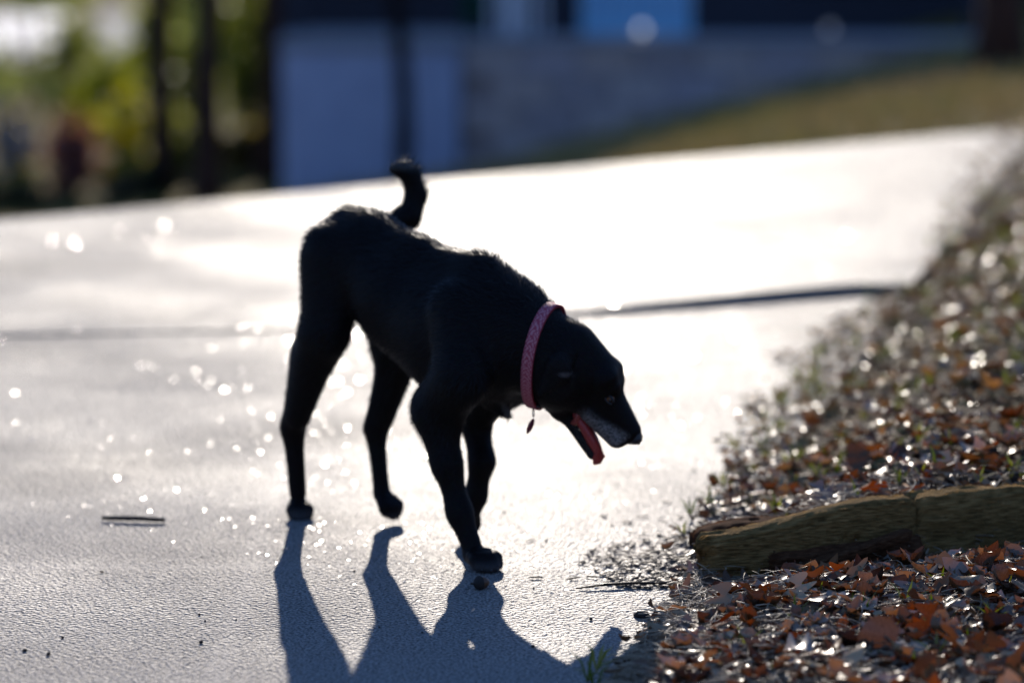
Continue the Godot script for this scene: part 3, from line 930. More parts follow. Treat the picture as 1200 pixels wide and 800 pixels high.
# ---------------------------------------------------------------- leaf litter
func litter() -> void:
	rng.seed = 321
	var shapes := []
	for k in 6:
		shapes.append(leaf_mesh(k))
	rng.seed = 322
	var pick := [0, 1, 2, 3, 3, 3, 4, 4, 5, 5, 5]
	var vein := ramp_tex(noise_img(256, 0.03, 5, 95), Color(0.62, 0.60, 0.60), Color(0.88, 0.88, 0.88), Color(1, 1, 1))
	var tints := [Color(0.15, 0.085, 0.045), Color(0.21, 0.12, 0.06), Color(0.16, 0.11, 0.075), Color(0.26, 0.125, 0.05), Color(0.34, 0.25, 0.14), Color(0.23, 0.185, 0.14), Color(0.46, 0.34, 0.20), Color(0.31, 0.115, 0.03), Color(0.085, 0.058, 0.042), Color(0.46, 0.37, 0.28), Color(0.36, 0.29, 0.23)]
	var mats := []
	for t in tints:
		var m := tri_mat(vein, Vector3.ONE * 3.0, 0.29, false)
		m.albedo_color = t.linear_to_srgb()
		m.metallic_specular = 0.22
		m.backlight_enabled = true
		m.backlight = Color(0.68, 0.44, 0.25)
		mats.append(m)
	var im := mat(Color.WHITE, 0.29, 0.2)
	im.vertex_color_use_as_albedo = true
	im.backlight_enabled = true
	im.backlight = Color(0.68, 0.47, 0.28)
	var bankset := Node3D.new()
	bankset.name = "leaf_litter"
	bankset.set_meta("kind", "structure")
	add_child(bankset)
	var reach := func(z: float) -> float: # how far the litter spills over the concrete
		var a := 0.02
		if z < -7.25: a = lerpf(0.02, 0.10, smoothstep(-7.25, -7.6, z))
		if z < -8.0: a = lerpf(0.10, 0.17, smoothstep(-8.0, -9.2, z) * 1.6 * (0.75 + lump.get_noise_1d(z * 22.0) * 1.4))
		if z < -10.3: a = lerpf(0.17, 0.06, smoothstep(-10.3, -11.0, z))
		if z < -12.0: a = lerpf(0.04, 0.14, smoothstep(-12.0, -14.0, z)) + maxf(0.0, lump.get_noise_1d(z * 14.0)) * 0.3
		return maxf(a, 0.02)
	var place := func(z: float, u: float, big: float, up: float) -> Transform3D:
		var x := edge_x(z) + u
		var lean := minf(absf(rng.randfn()) * 0.28, 1.3)
		var b := tumble(lean)
		if rng.randf() < 0.5: b = b * Basis(Vector3.BACK, PI)
		var y := (bank(x, z) if u > 0 else 0.006) + up + sin(lean) * 0.02 * big / 0.08
		return Transform3D(b.scaled(Vector3.ONE * big), Vector3(x, y, z))
	# the leaves that show largest, each a piece of its own
	var made := 0
	while made < 290:
		var z := rng.randf_range(-7.22, -6.35)
		var u := 0.12 + pow(rng.randf(), 0.8) * 0.7
		var x := edge_x(z) + u
		if x > -z * 0.142 or (z - log_z(x) < 0.13 and x > 0.36 and rng.randf() < 0.75): continue
		var k: int = pick[rng.randi() % pick.size()]
		put("leaf", shapes[k], mats[rng.randi() % mats.size()], bankset).transform = place.call(z, u, 0.065 + 0.085 * pow(rng.randf(), 1.5), rng.randf_range(0.0, 0.03))
		made += 1
	# and the rest of the litter
	var xf := []
	var cols := []
	var matte := mat(Color.WHITE, 0.6, 0.14)
	matte.vertex_color_use_as_albedo = true
	matte.backlight_enabled = true
	matte.backlight = Color(0.8, 0.62, 0.38)
	for k in 12:
		xf.append([]); cols.append([])
	for i in 19000:
		var q := rng.randf()
		var z := rng.randf_range(-7.4, -5.8) if q < 0.42 else (-7.3 - pow(rng.randf(), 0.9) * 5.0 if q < 0.82 else rng.randf_range(-17.5, -12.0))
		var over: float = reach.call(z)
		var u := -over + pow(rng.randf(), 0.9) * 1.8
		if z < -7.9 and i % 6 == 0: u = -rng.randf() * over
		var x := edge_x(z) + u
		if z > -7.2 and u < 0.16 and rng.randf() > 0.18 + 0.5 * smoothstep(0.06, 0.16, u): continue
		if u < 0.0 and rng.randf() > 0.5 + 0.65 * (u + over) / over: continue
		if x > -z * 0.133 + 0.8 or z < far_z(x) - 0.2: continue
		var lz := log_z(x) - z
		if x > 0.36 and lz > -0.09 and lz < 0.15 and (lz > -0.01 or rng.randf() < 0.6) and u < 1.6: continue
		var k: int = pick[rng.randi() % pick.size()]
		var c: Color = tints[rng.randi() % tints.size()]
		var far := smoothstep(-7.6, -9.0, z)
		if rng.randf() < 0.6 * far: c = [Color(0.34, 0.24, 0.11), Color(0.42, 0.30, 0.14), Color(0.24, 0.19, 0.07)][rng.randi() % 3]
		if rng.randf() < 0.55 * smoothstep(-7.3, -8.6, z): k += 6
		xf[k].append(place.call(z, u, rng.randf_range(0.045, 0.11) * (1.0 if u > 0 else 0.55) * lerpf(1.0, 0.72, far), rng.randf_range(-0.004, 0.03) if u > 0 else rng.randf_range(0.0, 0.012)))
		cols[k].append(c * rng.randf_range(0.7, 1.3))
	for k in 12:
		multi("leaf_pile", shapes[k % 6], im if k < 6 else matte, xf[k], cols[k], bankset)
	# bark chips spilling onto the concrete and lying along its edge
	var cs := st_new()
	tube(cs, [Vector3(-1, 0, 0), Vector3(-0.5, 0.1, 0.1), Vector3(0.5, 0.12, -0.1), Vector3(1, 0, 0)], [0.1, 0.34, 0.3, 0.1], 6, 0.25, 0.5)
	var chip := fin(cs)
	var cx := []
	var cc := []
	for i in 4600:
		var z := 0.0
		var u := 0.0
		if i < 700:
			z = -7.22 - absf(rng.randfn()) * 0.32
			u = -absf(rng.randfn()) * 0.13 * smoothstep(-6.9, -7.4, z) + 0.02
			if rng.randf() < 0.5 and z > -7.9:
				u = rng.randf_range(-0.25, 0.0) * exp(-pow((z + 7.5) / 0.3, 2.0))
		else:
			z = rng.randf_range(-7.5, -5.9)
			u = absf(rng.randfn()) * 0.2 + 0.005
		var x := edge_x(z) + u
		var sc := rng.randf_range(0.004, 0.017)
		var lift: float = (bank(x, z) + rng.randf() * 0.012) if u > 0 else 0.003
		cx.append(Transform3D(tumble(rng.randf_range(0, 0.35)).scaled(Vector3(sc, sc * 0.7, sc * 0.6)), Vector3(x, lift, z)))
		cc.append(Color(0.045, 0.028, 0.018).lerp(Color(0.15, 0.10, 0.06), pow(rng.randf(), 2.0)))
	var chm := mat(Color.WHITE, 0.55, 0.5)
	chm.vertex_color_use_as_albedo = true
	multi("bark_chips", chip, chm, cx, cc, bankset)
	# dry needles and straw
	var ns := st_new()
	var np := []
	var nr := []
	for i in 6:
		var t := i / 5.0
		np.append(Vector3(t - 0.5, 0.10 * sin(t * PI), 0.12 * sin(t * 3.0)))
		nr.append(0.012 * (1.0 - 0.5 * t))
	tube(ns, np, nr, 5)
	var needle := fin(ns)
	cx = []
	cc = []
	for i in 6500:
		var z := rng.randf_range(-7.7, -5.9)
		var u := pow(rng.randf(), 1.6) * 0.9 + 0.025
		var x := edge_x(z) + u
		cx.append(Transform3D(tumble(rng.randf_range(0, 0.45)).scaled(Vector3.ONE * rng.randf_range(0.03, 0.11)), Vector3(x, (bank(x, z) if u > 0 else 0.0) + rng.randf_range(0.004, 0.035), z)))
		cc.append(Color(0.20, 0.14, 0.08).lerp(Color(0.50, 0.40, 0.27), rng.randf()))
	multi("straw", needle, chm, cx, cc, bankset)
	# sprigs of green among the litter
	var gs := st_new()
	for k in 5:
		var a := k * 1.3
		var d := Vector3(cos(a), 0, sin(a))
		var sd := d.cross(Vector3.UP) * 0.05
		quad(gs, -sd * 0.6, sd * 0.6, d * 0.3 + Vector3(0, 0.6, 0) + sd, d * 0.3 + Vector3(0, 0.6, 0) - sd)
		tri(gs, d * 0.3 + Vector3(0, 0.6, 0) - sd, d * 0.3 + Vector3(0, 0.6, 0) + sd, d * 0.75 + Vector3(0, 0.85, 0))
	var sprig := fin(gs)
	cx = []
	cc = []
	for i in 520:
		var z := rng.randf_range(-13.5, -7.5)
		var u := rng.randf_range(-0.12, 1.1)
		if i < 4:
			z = rng.randf_range(-6.6, -6.35)
			u = rng.randf_range(-0.04, 0.03)
		elif i < 40:
			z = rng.randf_range(-7.1, -6.3); u = rng.randf_range(0.1, 0.7)
		var x := edge_x(z) + u
		cx.append(Transform3D(tumble(rng.randf_range(0, 0.5)).scaled(Vector3.ONE * rng.randf_range(0.03, 0.065)), Vector3(x, (bank(x, z) if u > 0 else 0.0) + 0.004, z)))
		cc.append(Color(0.10, 0.13, 0.015).lerp(Color(0.38, 0.31, 0.09), rng.randf()))
	var sm := mat(Color.WHITE, 0.45, 0.4)
	sm.vertex_color_use_as_albedo = true
	sm.backlight_enabled = true
	sm.backlight = Color(0.8, 0.9, 0.3)
	multi("grass_sprigs", sprig, sm, cx, cc, bankset)
	# things one can point to
	var o := put("oak_leaf", shapes[0], mats[2], self)
	o.transform = Transform3D(Basis(Vector3.UP, 1.35) * Basis(Vector3.BACK, 0.55) * Basis.from_scale(Vector3.ONE * 0.125), Vector3(0.43, bank(0.43, -7.18) + 0.03, -7.18))
	tag(o, "large lobed brown oak leaf leaning against the left end of the mossy timber", "leaf")
	var q := put("oak_leaf", shapes[2], mats[7], self)
	q.transform = Transform3D(Basis(Vector3.UP, 0.5) * Basis(Vector3.RIGHT, 1.0) * Basis.from_scale(Vector3.ONE * 0.10), Vector3(0.74, bank(0.74, -6.56) + 0.045, -6.56))
	tag(q, "bright orange lobed leaf standing upright near the bottom right corner", "leaf")
	var bs := st_new()
	tube(bs, [Vector3(-0.07, 0.0, 0), Vector3(-0.05, 0.004, 0.003), Vector3(0.0, 0.006, -0.002), Vector3(0.05, 0.005, 0.002), Vector3(0.075, 0.003, 0)], [0.005, 0.012, 0.013, 0.010, 0.003], 9, 0.3, 0.3)
	var bk := put("bark_strip", fin(bs), mat(lin(0.19, 0.14, 0.09), 0.9, 0.15), self, Vector3(0.445, bank(0.445, -7.09) + 0.016, -7.09))
	bk.rotation.y = 0.08
	tag(bk, "pale strip of bark on the litter below the lobed leaf", "bark")
	var ts := st_new()
	tube(ts, [Vector3(-0.09, 0, 0.01), Vector3(-0.03, 0.004, 0), Vector3(0.03, 0.004, -0.004), Vector3(0.09, 0.002, 0)], [0.0015, 0.003, 0.003, 0.0015], 7, 0.1)
	var tw := put("twig", fin(ts), mats[8], self, Vector3(0.21, 0.004, -7.23))
	tw.rotation.y = 0.15
	tag(tw, "thin dark twig lying across the concrete beside the bark chips", "twig")

# ---------------------------------------------------------------- the dog
func V(f: float, u: float, l := 0.0) -> Vector3:   # forward, up, to the dog's left
	return Vector3(f, u, -l)

const HS := Vector3(0.7298, 0.3969, -0.102)
const HA := Vector3(0.4813, -0.7491, -0.4552)
const HB := Vector3(0.6495, 0.6535, -0.3886)
const HC := Vector3(0.5886, -0.1086, 0.8011)
func Hd(x: float, y: float, z: float) -> Vector3:  # along the muzzle, up, to the right of the head
	return HS + HA * x + HB * y + HC * z

func paw(bones: Array, wrist: Vector3, toe_dir: Vector3, up: Vector3, size: float, claws: Array) -> void:
	var side := toe_dir.cross(up).normalized()
	var c := wrist + toe_dir * 0.018 * size
	bones.append(bone(wrist, c, 0.021 * size, 0.020 * size, up, 1.25))
	for k in 4:
		var s: float = (k - 1.5) * 0.0108 * size
		var ln: float = [0.026, 0.036, 0.036, 0.026][k] * size
		var a := c + side * s + up * 0.004 * size
		var b := c + side * s * 1.2 + toe_dir * ln * 0.6 + up * 0.003
		var e := c + side * s * 1.22 + toe_dir * ln - up * 0.006 * size
		bones.append(bone(a, b, 0.0105 * size, 0.0105 * size))
		bones.append(bone(b, e, 0.0105 * size, 0.0085 * size))
		claws.append([e + toe_dir * 0.006 * size, (toe_dir - up * 0.6).normalized()])

func dog() -> void:
	rng.seed = 55
	var W := Vector3(0, 0, 1)
	var body := [
		bone(V(.47, .445), V(.57, .445), .125, .115, W, 1.25), bone(V(.32, .485), V(.47, .445), .110, .125, W, 1.2), bone(V(.19, .556), V(.32, .502), .083, .103, W, 1.05), bone(V(.135, .570), V(.20, .568), .07, .08, W, .97),
		bone(V(.14, .630), V(.37, .588), .03, .03), bone(V(.37, .58), V(.56, .57), .03, .035), bone(V(.55, .568), V(.635, .512, .02), .03, .038), bone(V(.57, .40), V(.61, .425), .08, .078, W, 1.1),
		bone(V(.585, .49), V(.65, .45, .035), .088, .080), bone(V(.63, .455, .025), V(.712, .378, .078), .079, .072),
		# right fore
		bone(V(.57, .50, -.075), V(.62, .385, -.10), .055, .055, W, 1.3), bone(V(.62, .385, -.10), V(.535, .315, -.10), .052, .046, W, 1.1), bone(V(.535, .295, -.10), V(.565, .20, -.095), .041, .026),
		bone(V(.565, .20, -.095), V(.592, .105, -.085), .025, .020), bone(V(.592, .105, -.085), V(.622, .045, -.08), .021, .020),
		bone(V(.578, .355, -.082), V(.56, .285, -.088), .042, .030, W, 1.2),
		# left fore, lifted
		bone(V(.57, .50, .075), V(.60, .37, .09), .055, .05, W, 1.3), bone(V(.60, .37, .08), V(.46, .275, .07), .048, .036), bone(V(.44, .27, .075), V(.487, .175, .06), .032, .021),
		bone(V(.487, .172, .06), V(.472, .10, .055), .021, .017), bone(V(.472, .10, .055), V(.462, .07, .052), .018, .018),
		# right hind
		bone(V(.15, .56, -.066), V(.168, .42, -.086), .068, .055, W, 1.3), bone(V(.138, .52, -.060), V(.118, .38, -.07), .054, .044, W, 1.3), bone(V(.143, .40, -.083), V(.045, .22, -.07), .045, .023),
		bone(V(.08, .36, -.075), V(.008, .19, -.06), .030, .017), bone(V(.010, .19, -.06), V(.012, .05, -.05), .021, .018),
		# left hind
		bone(V(.14, .56, .065), V(.225, .40, .08), .066, .056, W, 1.3), bone(V(.14, .50, .065), V(.165, .37, .07), .055, .04, W, 1.3), bone(V(.22, .40, .08), V(.155, .22, .066), .044, .022),
		bone(V(.138, .185, .06), V(.163, .065, .055), .019, .0165), bone(V(.17, .32, .075), V(.135, .195, .06), .024, .016),
		# tail
		bone(V(.11, .61), V(.07, .60, .10), .025, .020), bone(V(.07, .60, .10), V(.0947, .618, .185), .019, .018), bone(V(.0947, .618, .185), V(.092, .665, .208), .018, .0155), bone(V(.092, .665, .208), V(.0856, .706, .2), .015, .011), bone(V(.0856, .706, .2), V(.072, .722, .180), .011, .008), bone(V(.072, .722, .180), V(.062, .721, .166), .008, .004),
		# loose skin at the breast
		bone(V(.575, .315, .02), V(.60, .283, .035), .018, .006)]
	var head := [
		bone(Hd(-.03, .012, 0), Hd(.03, .015, 0), .055, .050, HC, .95), bone(Hd(.055, .034, .027), Hd(.070, .030, .025), .027, .021), bone(Hd(.055, .034, -.027), Hd(.070, .030, -.025), .027, .021), bone(Hd(.045, .035, 0), Hd(.07, .028, 0), .024, .02),
		bone(Hd(.01, -.03, .032), Hd(.05, -.032, .028), .038, .027), bone(Hd(.01, -.03, -.032), Hd(.05, -.032, -.028), .038, .027),
		bone(Hd(.07, .004, 0), Hd(.166, -.007, 0), .037, .023, HC, .9), bone(Hd(.088, -.032, .018), Hd(.160, -.034, .012), .025, .019), bone(Hd(.088, -.032, -.018), Hd(.160, -.034, -.012), .025, .019),
		bone(Hd(.0, -.068, 0), Hd(.045, -.082, 0), .043, .026), bone(Hd(.05, -.079, .017), Hd(.154, -.094, .008), .0105, .008), bone(Hd(.05, -.079, -.017), Hd(.154, -.094, -.008), .0105, .008), bone(Hd(.06, -.083, 0), Hd(.154, -.096, 0), .0095, .0075, HC, .7),
		bone(Hd(-.034, .018, .058), Hd(-.022, -.006, .084), .020, .022, HC, 2.4), bone(Hd(-.022, -.006, .084), Hd(-.010, -.066, .088), .020, .005, HC, 2.6), bone(Hd(-.034, .018, -.058), Hd(-.022, -.006, -.080), .020, .021, HC, 2.3), bone(Hd(-.022, -.006, -.080), Hd(-.010, -.062, -.084), .020, .005, HC, 2.6)]
	var claws := []
	var pw := []
	var fw := Vector3(1, 0, 0)
	var P := [ # wrist, where the toes point, up, size
		[V(.632, .0235, -.079), Vector3(.97, -.10, .1).normalized(), Vector3(.1, .99, 0).normalized(), 1.15],
		[V(.460, .066, .052), Vector3(-.35, -.93, 0).normalized(), Vector3(.93, -.35, 0).normalized(), 0.92],
		[V(.010, .0235, -.05), Vector3(.85, -.28, .42).normalized(), Vector3(.24, .95, .12).normalized(), 0.9],
		[V(.168, .052, .055), Vector3(.80, -.60, .0).normalized(), Vector3(.6, .8, 0).normalized(), 0.92]]
	var paws := []
	for p in P:
		var set_ := []
		paw(set_, p[0], p[1], p[2], p[3], claws)
		paws.append(set_)
	var out := {"v": PackedVector3Array(), "n": PackedVector3Array(), "c": PackedColorArray(), "i": PackedInt32Array()}
	var black := Color(0.0085, 0.0074, 0.0070)
	var tn := FastNoiseLite.new()
	tn.frequency = 190.0
	var tint := func(p: Vector3) -> Color:
		var n := tn.get_noise_3dv(p)
		var c := black * (1.0 + 0.35 * n)
		var q := p - HS
		var x := q.dot(HA)
		var y := q.dot(HB)
		var top := lerpf(-0.026, -0.006, smoothstep(0.09, 0.17, x))
		if x > 0.06 and x < 0.180 and y < top + 0.008 and y > -0.13 and absf(q.dot(HC)) < 0.07: # greying muzzle and lips
			var g := smoothstep(0.06, 0.10, x) * smoothstep(top + 0.008, top - 0.012, y) * (1.0 - smoothstep(0.166, 0.180, x))
			if y < -0.06: g *= 0.15
			c = c.lerp(Color(0.27, 0.245, 0.22), g * clampf(0.55 + n * 1.0, 0, 1))
		if absf(q.dot(HC)) > 0.072 and x < 0.03 and y > -0.09 and x > -0.06: 
			c = c * 1.5
			var e := p - Hd(-.006, .002, .098)
			var ed := Vector2(e.dot(HA + HB) * 0.55, e.dot(HA - HB) * 1.3).length()
			c = c.lerp(Color(0.09, 0.08, 0.078), smoothstep(0.014, 0.004, ed + n * 0.004))
		if p.y < 0.03: # a little grey in the toes
			c = c.lerp(Color(0.10, 0.092, 0.09), 0.5 * smoothstep(0.03, 0.01, p.y))
		if p.y > 0.705 and p.x < 0.12: c = c.lerp(Color(0.08, 0.072, 0.065), smoothstep(0.715, 0.728, p.y))
		if p.x > 0.60 and p.y < 0.33 and absf(p.z) < 0.05 and p.x < 0.7: # pale hairs on the breast
			c = c.lerp(Color(0.3, 0.27, 0.23), 0.35 * smoothstep(0.33, 0.3, p.y))
		return c
	var hb := AABB(HS - Vector3(.12, .21, .18), Vector3(.30, .31, .31))
	var all := body.duplicate()
	all.append_array(head.slice(0, 1))
	skin(out, all, Vector3(-.06, -.01, -.26), Vector3(.90, .78, .19), .0065, KB, tint, [])
	var hall := head.duplicate()
	hall.append_array(body.slice(8, 10))
	skin(out, hall, hb.position, hb.end, .0032, 170.0, tint, [])
	var legs := [14, 20, 25, 29]
	for i in 4:
		var set_: Array = paws[i]
		set_.append(body[legs[i]])
		var c: Vector3 = P[i][0] + P[i][1] * 0.02
		skin(out, set_, c - Vector3.ONE * .062, c + Vector3.ONE * .062, .0026, 260.0, tint, [])
	var root := thing("dog", "black short haired dog with grey muzzle walking with head low, mouth open", "dog", Vector3(-0.41958, 0, -7.94848))
	root.rotation.y = -deg_to_rad(50.0)
	var arr := []
	arr.resize(Mesh.ARRAY_MAX)
	arr[Mesh.ARRAY_VERTEX] = out.v
	arr[Mesh.ARRAY_NORMAL] = out.n
	arr[Mesh.ARRAY_COLOR] = out.c
	arr[Mesh.ARRAY_INDEX] = out.i
	var am := ArrayMesh.new()
	am.add_surface_from_arrays(Mesh.PRIMITIVE_TRIANGLES, arr)
	var coat := mat(Color.WHITE, 0.55, 0.24)
	coat.vertex_color_use_as_albedo = true
	put("body", am, coat, root)
	# short coat: fine hairs lying back along the skin
	var hs := st_new()
	quad(hs, Vector3(-0.028, 0, 0), Vector3(0.028, 0, 0), Vector3(0.022, 0.05, -0.55), Vector3(-0.022, 0.05, -0.55))
	tri(hs, Vector3(-0.022, 0.05, -0.55), Vector3(0.022, 0.05, -0.55), Vector3(0, 0.02, -1.0))
	var hair := fin(hs)
	var xf := []
	var cols := []
	var tris: int = out.i.size() / 3
	var cum := PackedFloat32Array()
	var total := 0.0
	for t in tris:
		var a: Vector3 = out.v[out.i[t * 3]]
		total += (out.v[out.i[t * 3 + 1]] - a).cross(out.v[out.i[t * 3 + 2]] - a).length()
		cum.append(total)
	for h in 62000:
		var t := cum.bsearch(rng.randf() * total)
		t = mini(t, tris - 1)
		var r1 := rng.randf()
		var r2 := rng.randf() * (1.0 - r1)
		var i0: int = out.i[t * 3]
		var p: Vector3 = out.v[i0] * (1 - r1 - r2) + out.v[out.i[t * 3 + 1]] * r1 + out.v[out.i[t * 3 + 2]] * r2
		var n: Vector3 = out.n[i0]
		var hx := (p - HS).dot(HA)
		var on_head := hb.has_point(p) and hx > -0.06
		var flow := -HA if on_head else (Vector3(-0.55, -0.85, 0) if p.y < 0.40 else Vector3(-0.95, -0.35, 0))
		if p.y > 0.585 and p.z < -0.08: flow = Vector3(0, 0.5, -0.8)
		var ln := 0.017
		if on_head: ln = 0.006 + 0.006 * smoothstep(0.1, -0.02, hx)
		elif p.y < 0.25: ln = lerpf(0.006, 0.012, p.y / 0.25)
		if on_head and hx > 0.168: continue
		if p.y > 0.5 and p.x > 0.30: ln = 0.021
		if n.y > 0.55 and p.y > 0.52: ln = 0.026
		ln *= rng.randf_range(0.6, 1.25)
		flow = (flow + Vector3(rng.randfn(), rng.randfn(), rng.randfn()) * 0.22)
		flow = (flow - n * flow.dot(n)).normalized()
		if flow.length() < 0.5: continue
		var dir := (flow + n * rng.randf_range(0.10, 0.42)).normalized()
		var side := dir.cross(n).normalized()
		var upv := side.cross(dir).normalized()
		xf.append(Transform3D(Basis(side * ln, upv * ln, -dir * ln), p - n * 0.0006))
		cols.append(out.c[i0] * rng.randf_range(0.8, 1.5))
	var hm := mat(Color.WHITE, 0.40, 0.27)
	hm.vertex_color_use_as_albedo = true
	multi("fur", hair, hm, xf, cols, root)
	# claws
	for c in claws:
		var st := st_new()
		var d: Vector3 = c[1]
		tube(st, [c[0] - d * 0.004, c[0] + d * 0.003, c[0] + d * 0.008 + Vector3(0, -0.001, 0)], [0.003, 0.0026, 0.0006], 7)
		put("claw", fin(st), mat(lin(0.03, 0.027, 0.027), 0.35), root)
	# eyes
	for s in [1, -1]:
		var e := put("eye", sphere(0.0092), mat(lin(0.14, 0.055, 0.018), 0.22, 0.3), root, Hd(.090, .019, .034 * s))
		put("pupil", sphere(0.0045), mat(Color(0.005, 0.005, 0.005), 0.05), e, (HA * 0.35 + HC * s * 0.9).normalized() * 0.0056)
		for k in [-1, 1]:
			var st := st_new()
			var pts := []
			var rad := []
			for i in 9:
				var a := -1.2 + 2.4 * i / 8.0
				pts.append(Hd(.090, .019, .034 * s) + HA * sin(a) * 0.0102 + HB * k * 0.006 * cos(a) + HC * s * 0.0066)
				rad.append(0.0024)
			tube(st, pts, rad, 6)
			put("eyelid", fin(st), mat(lin(0.012, 0.011, 0.011), 0.45), root)
	# nose pad with nostrils
	var nose_st := st_new()
	var nb := {"v": PackedVector3Array(), "n": PackedVector3Array(), "c": PackedColorArray(), "i": PackedInt32Array()}
	skin(nb, [bone(Hd(.178, -.004, .006), Hd(.186, -.006, .008), .0125, .0105), bone(Hd(.178, -.004, -.006), Hd(.186, -.006, -.008), .0125, .0105), bone(Hd(.184, -.016, 0), Hd(.180, -.024, 0), .008, .006)], Hd(.182, -.01, 0) - Vector3.ONE * .04, Hd(.182, -.01, 0) + Vector3.ONE * .04, .002, 320.0, func(_p): return Color.WHITE, [])
	var na := []
	na.resize(Mesh.ARRAY_MAX)
	na[Mesh.ARRAY_VERTEX] = nb.v; na[Mesh.ARRAY_NORMAL] = nb.n; na[Mesh.ARRAY_INDEX] = nb.i
	var nmesh := ArrayMesh.new()
	nmesh.add_surface_from_arrays(Mesh.PRIMITIVE_TRIANGLES, na)
	var nose := put("nose", nmesh, mat(lin(0.012, 0.011, 0.012), 0.38), root)
	for s in [1, -1]:
		put("nostril", sphere(0.0042), mat(Color(0.004, 0.004, 0.004), 0.8), nose, Hd(.1945, -.006, .0085 * s))
	# mouth: gums, tongue, teeth
	var flesh := mat(lin(0.42, 0.05, 0.042), 0.3)
	flesh.subsurf_scatter_enabled = true
	flesh.subsurf_scatter_strength = 0.2
	var gum := mat(lin(0.32, 0.05, 0.035), 0.4)
	var gs := st_new()
	tube(gs, [Hd(.045, -.060, 0), Hd(.06, -.060, 0), Hd(.09, -.050, 0), Hd(.13, -.040, 0), Hd(.155, -.034, 0)], [.012, .024, .022, .014, .006], 14, 0.0, 0.7)
	put("palate", fin(gs), gum, root)
	for s in [1, -1]:
		gs = st_new()
		tube(gs, [Hd(.066, -.048, .024 * s), Hd(.078, -.058, .027 * s), Hd(.083, -.070, .024 * s), Hd(.080, -.080, .02 * s)], [.007, .009, .009, .006], 10, 0.04, 0.8)
		put("cheek", fin(gs), gum, root)
	gs = st_new()
	tube(gs, [Hd(.05, -.060, .002), Hd(.075, -.063, .004), Hd(.105, -.069, .006), Hd(.135, -.077, .006), Hd(.155, -.083, .006), Hd(.167, -.090, .006), Hd(.172, -.100, .006), Hd(.172, -.108, .006)], [.016, .025, .027, .025, .021, .016, .011, .003], 16, 0.0, 0.48)
	put("tongue", fin(gs), flesh, root)
	var ivory := mat(lin(0.62, 0.47, 0.26), 0.3)
	for s in [1, -1]:
		for q in [[.155, -.040, .011, .014, .0038], [.125, -.045, .017, .007, .004], [.108, -.048, .020, .008, .0048], [.092, -.051, .023, .010, .006]]:
			var st := st_new()
			var b := Hd(q[0], q[1] + 0.006, q[2] * s)
			tube(st, [b, b - HB * q[3] * 0.5, b - HB * q[3] * 0.85, b - HB * q[3]], [q[4], q[4] * 0.9, q[4] * 0.5, q[4] * 0.12], 8)
			put("tooth", fin(st), ivory, root)
		for q in [[.152, -.081, .009, .012, .0032], [.118, -.076, .015, .006, .0035], [.100, -.073, .018, .007, .0042], [.085, -.071, .020, .008, .005]]:
			var st := st_new()
			var b := Hd(q[0], q[1] - 0.005, q[2] * s)
			tube(st, [b, b + HB * q[3] * 0.5, b + HB * q[3] * 0.85, b + HB * q[3]], [q[4], q[4] * 0.9, q[4] * 0.5, q[4] * 0.12], 8)
			put("tooth", fin(st), ivory, root)
	collar(root, body, head)

func sphere(r: float) -> SphereMesh:
	var s := SphereMesh.new()
	s.radius = r
	s.height = r * 2
	s.radial_segments = 20
	s.rings = 12
	return s

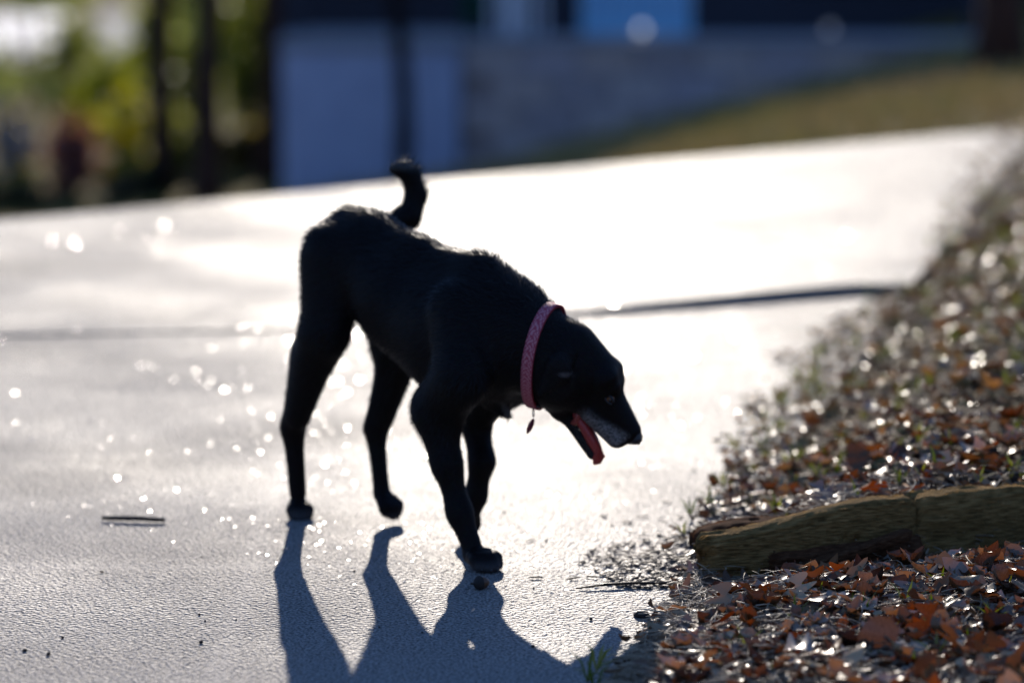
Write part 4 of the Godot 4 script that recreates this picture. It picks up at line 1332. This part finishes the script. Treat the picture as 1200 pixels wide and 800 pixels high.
func collar(root: Node3D, body: Array, head: Array) -> void:
	# round the neck: the skin is found along rays from the neck's axis
	var bones := body.slice(6, 10)
	bones.append_array(head)
	var c := V(.687, .382, .047)
	var ax := Vector3(.80, -.17, -.43).normalized()
	c -= ax * 0.006
	var e1 := ax.cross(Vector3.UP).normalized()
	var e2 := e1.cross(ax).normalized()
	var n := 72
	var cross := 7
	var grid := []
	for k in n:
		var a := TAU * k / n
		var dir := e1 * cos(a) + e2 * sin(a)
		var line := []
		for j in cross:
			var o := c + ax * (j / (cross - 1.0) - 0.5) * 0.025
			var lo := 0.03
			var hi := 0.16
			for it in 18:
				var mid := (lo + hi) / 2
				if field(o + dir * mid, bones, 100.0) > 0.0: lo = mid
				else: hi = mid
			line.append(lo)
		grid.append(line)
	var st := st_new()
	var ring := []
	for k in n:
		var a := TAU * k / n
		var dir := e1 * cos(a) + e2 * sin(a)
		var r := 0.0
		for dk in range(-4, 5):
			var best := 0.0
			for j in cross: best = maxf(best, grid[posmod(k + dk, n)][j])
			r += best / 9.0
		r += 0.003
		var prof := []
		for q in [[-0.5, -0.004], [-0.5, 0.0016], [-0.46, 0.003], [-0.2, 0.0034], [0.2, 0.0034], [0.46, 0.003], [0.5, 0.0016], [0.5, -0.004]]:
			prof.append(c + ax * q[0] * 0.0235 + dir * (r + q[1]))
		ring.append(prof)
	for k in n:
		var a: Array = ring[k]
		var b: Array = ring[(k + 1) % n]
		for j in 8:
			var j2 := (j + 1) % 8
			for q in [[a[j], k, j], [b[j], k + 1, j], [b[j2], k + 1, j + 1], [a[j], k, j], [b[j2], k + 1, j + 1], [a[j2], k, j + 1]]:
				st.set_uv(Vector2(q[1] / float(n) * 12.0, clampf((q[2] - 1) / 5.0, 0, 1)))
				st.add_vertex(q[0])
	st.generate_normals()
	# woven band: dark pink with a pale scrolled pattern and darker hems
	var im := Image.create(128, 64, false, Image.FORMAT_RGB8)
	var nz := FastNoiseLite.new()
	nz.frequency = 0.05
	nz.seed = 4
	for y in 64:
		for x in 128:
			var w := sin(x * TAU / 64.0 + 2.0 * sin(y * 0.16)) * cos(y * 0.2 + sin(x * TAU / 128.0 * 3.0) * 1.6)
			var col := Color(0.70, 0.27, 0.33).lerp(Color(0.82, 0.52, 0.54), smoothstep(0.25, 0.5, absf(w)))
			if y < 7 or y > 56: col = Color(0.62, 0.14, 0.21)
			col = col * (0.9 + 0.1 * float((x + y) % 2))
			im.set_pixel(x, y, Color(col.r, col.g, col.b))
	var m := mat(Color.WHITE, 0.7)
	m.albedo_texture = ImageTexture.create_from_image(im)
	var band := put("collar", st.commit(), m, root)
	band.set_meta("label", "pink patterned fabric collar with a red tag")
	# ring and tag at the throat
	var low: Vector3 = ring[0][3]
	for k in n:
		var p: Vector3 = (ring[k][3] + ring[k][4]) / 2
		if p.y - p.z * 0.4 < low.y - low.z * 0.4: low = p
	low += Vector3(0.004, -0.002, 0)
	var rs := st_new()
	var pts := []
	var rad := []
	for i in 17:
		var a := TAU * i / 16.0
		pts.append(low + Vector3(cos(a) * 0.006, sin(a) * 0.008 - 0.006, cos(a) * 0.003))
		rad.append(0.0011)
	tube(rs, pts, rad, 6)
	put("ring", fin(rs), metal_mat(), band)
	var ts := st_new()
	var tp := []
	for i in 7:
		tp.append(low + Vector3(0, -0.018 - 0.005 * i, 0) + Vector3(-0.0018, 0, 0.001) * i)
	tube(ts, tp, [0.004, 0.008, 0.0105, 0.011, 0.0105, 0.008, 0.003], 12, 0.0, 0.45)
	put("tag", fin(ts), mat(lin(0.20, 0.02, 0.035), 0.3), band)
	var bs := st_new()
	cbox(bs, Vector3(-0.008, -0.019, -0.003), Vector3(0.008, 0.019, 0.003), 0.002)
	var bk := put("buckle", fin(bs), mat(lin(0.02, 0.02, 0.022), 0.35), band, low + Vector3(0, 0.012, 0.004))
	bk.basis = Basis(e1, ax, e1.cross(ax))

func metal_mat() -> StandardMaterial3D:
	var m := mat(Color(0.75, 0.74, 0.72), 0.25)
	m.metallic = 1.0
	return m
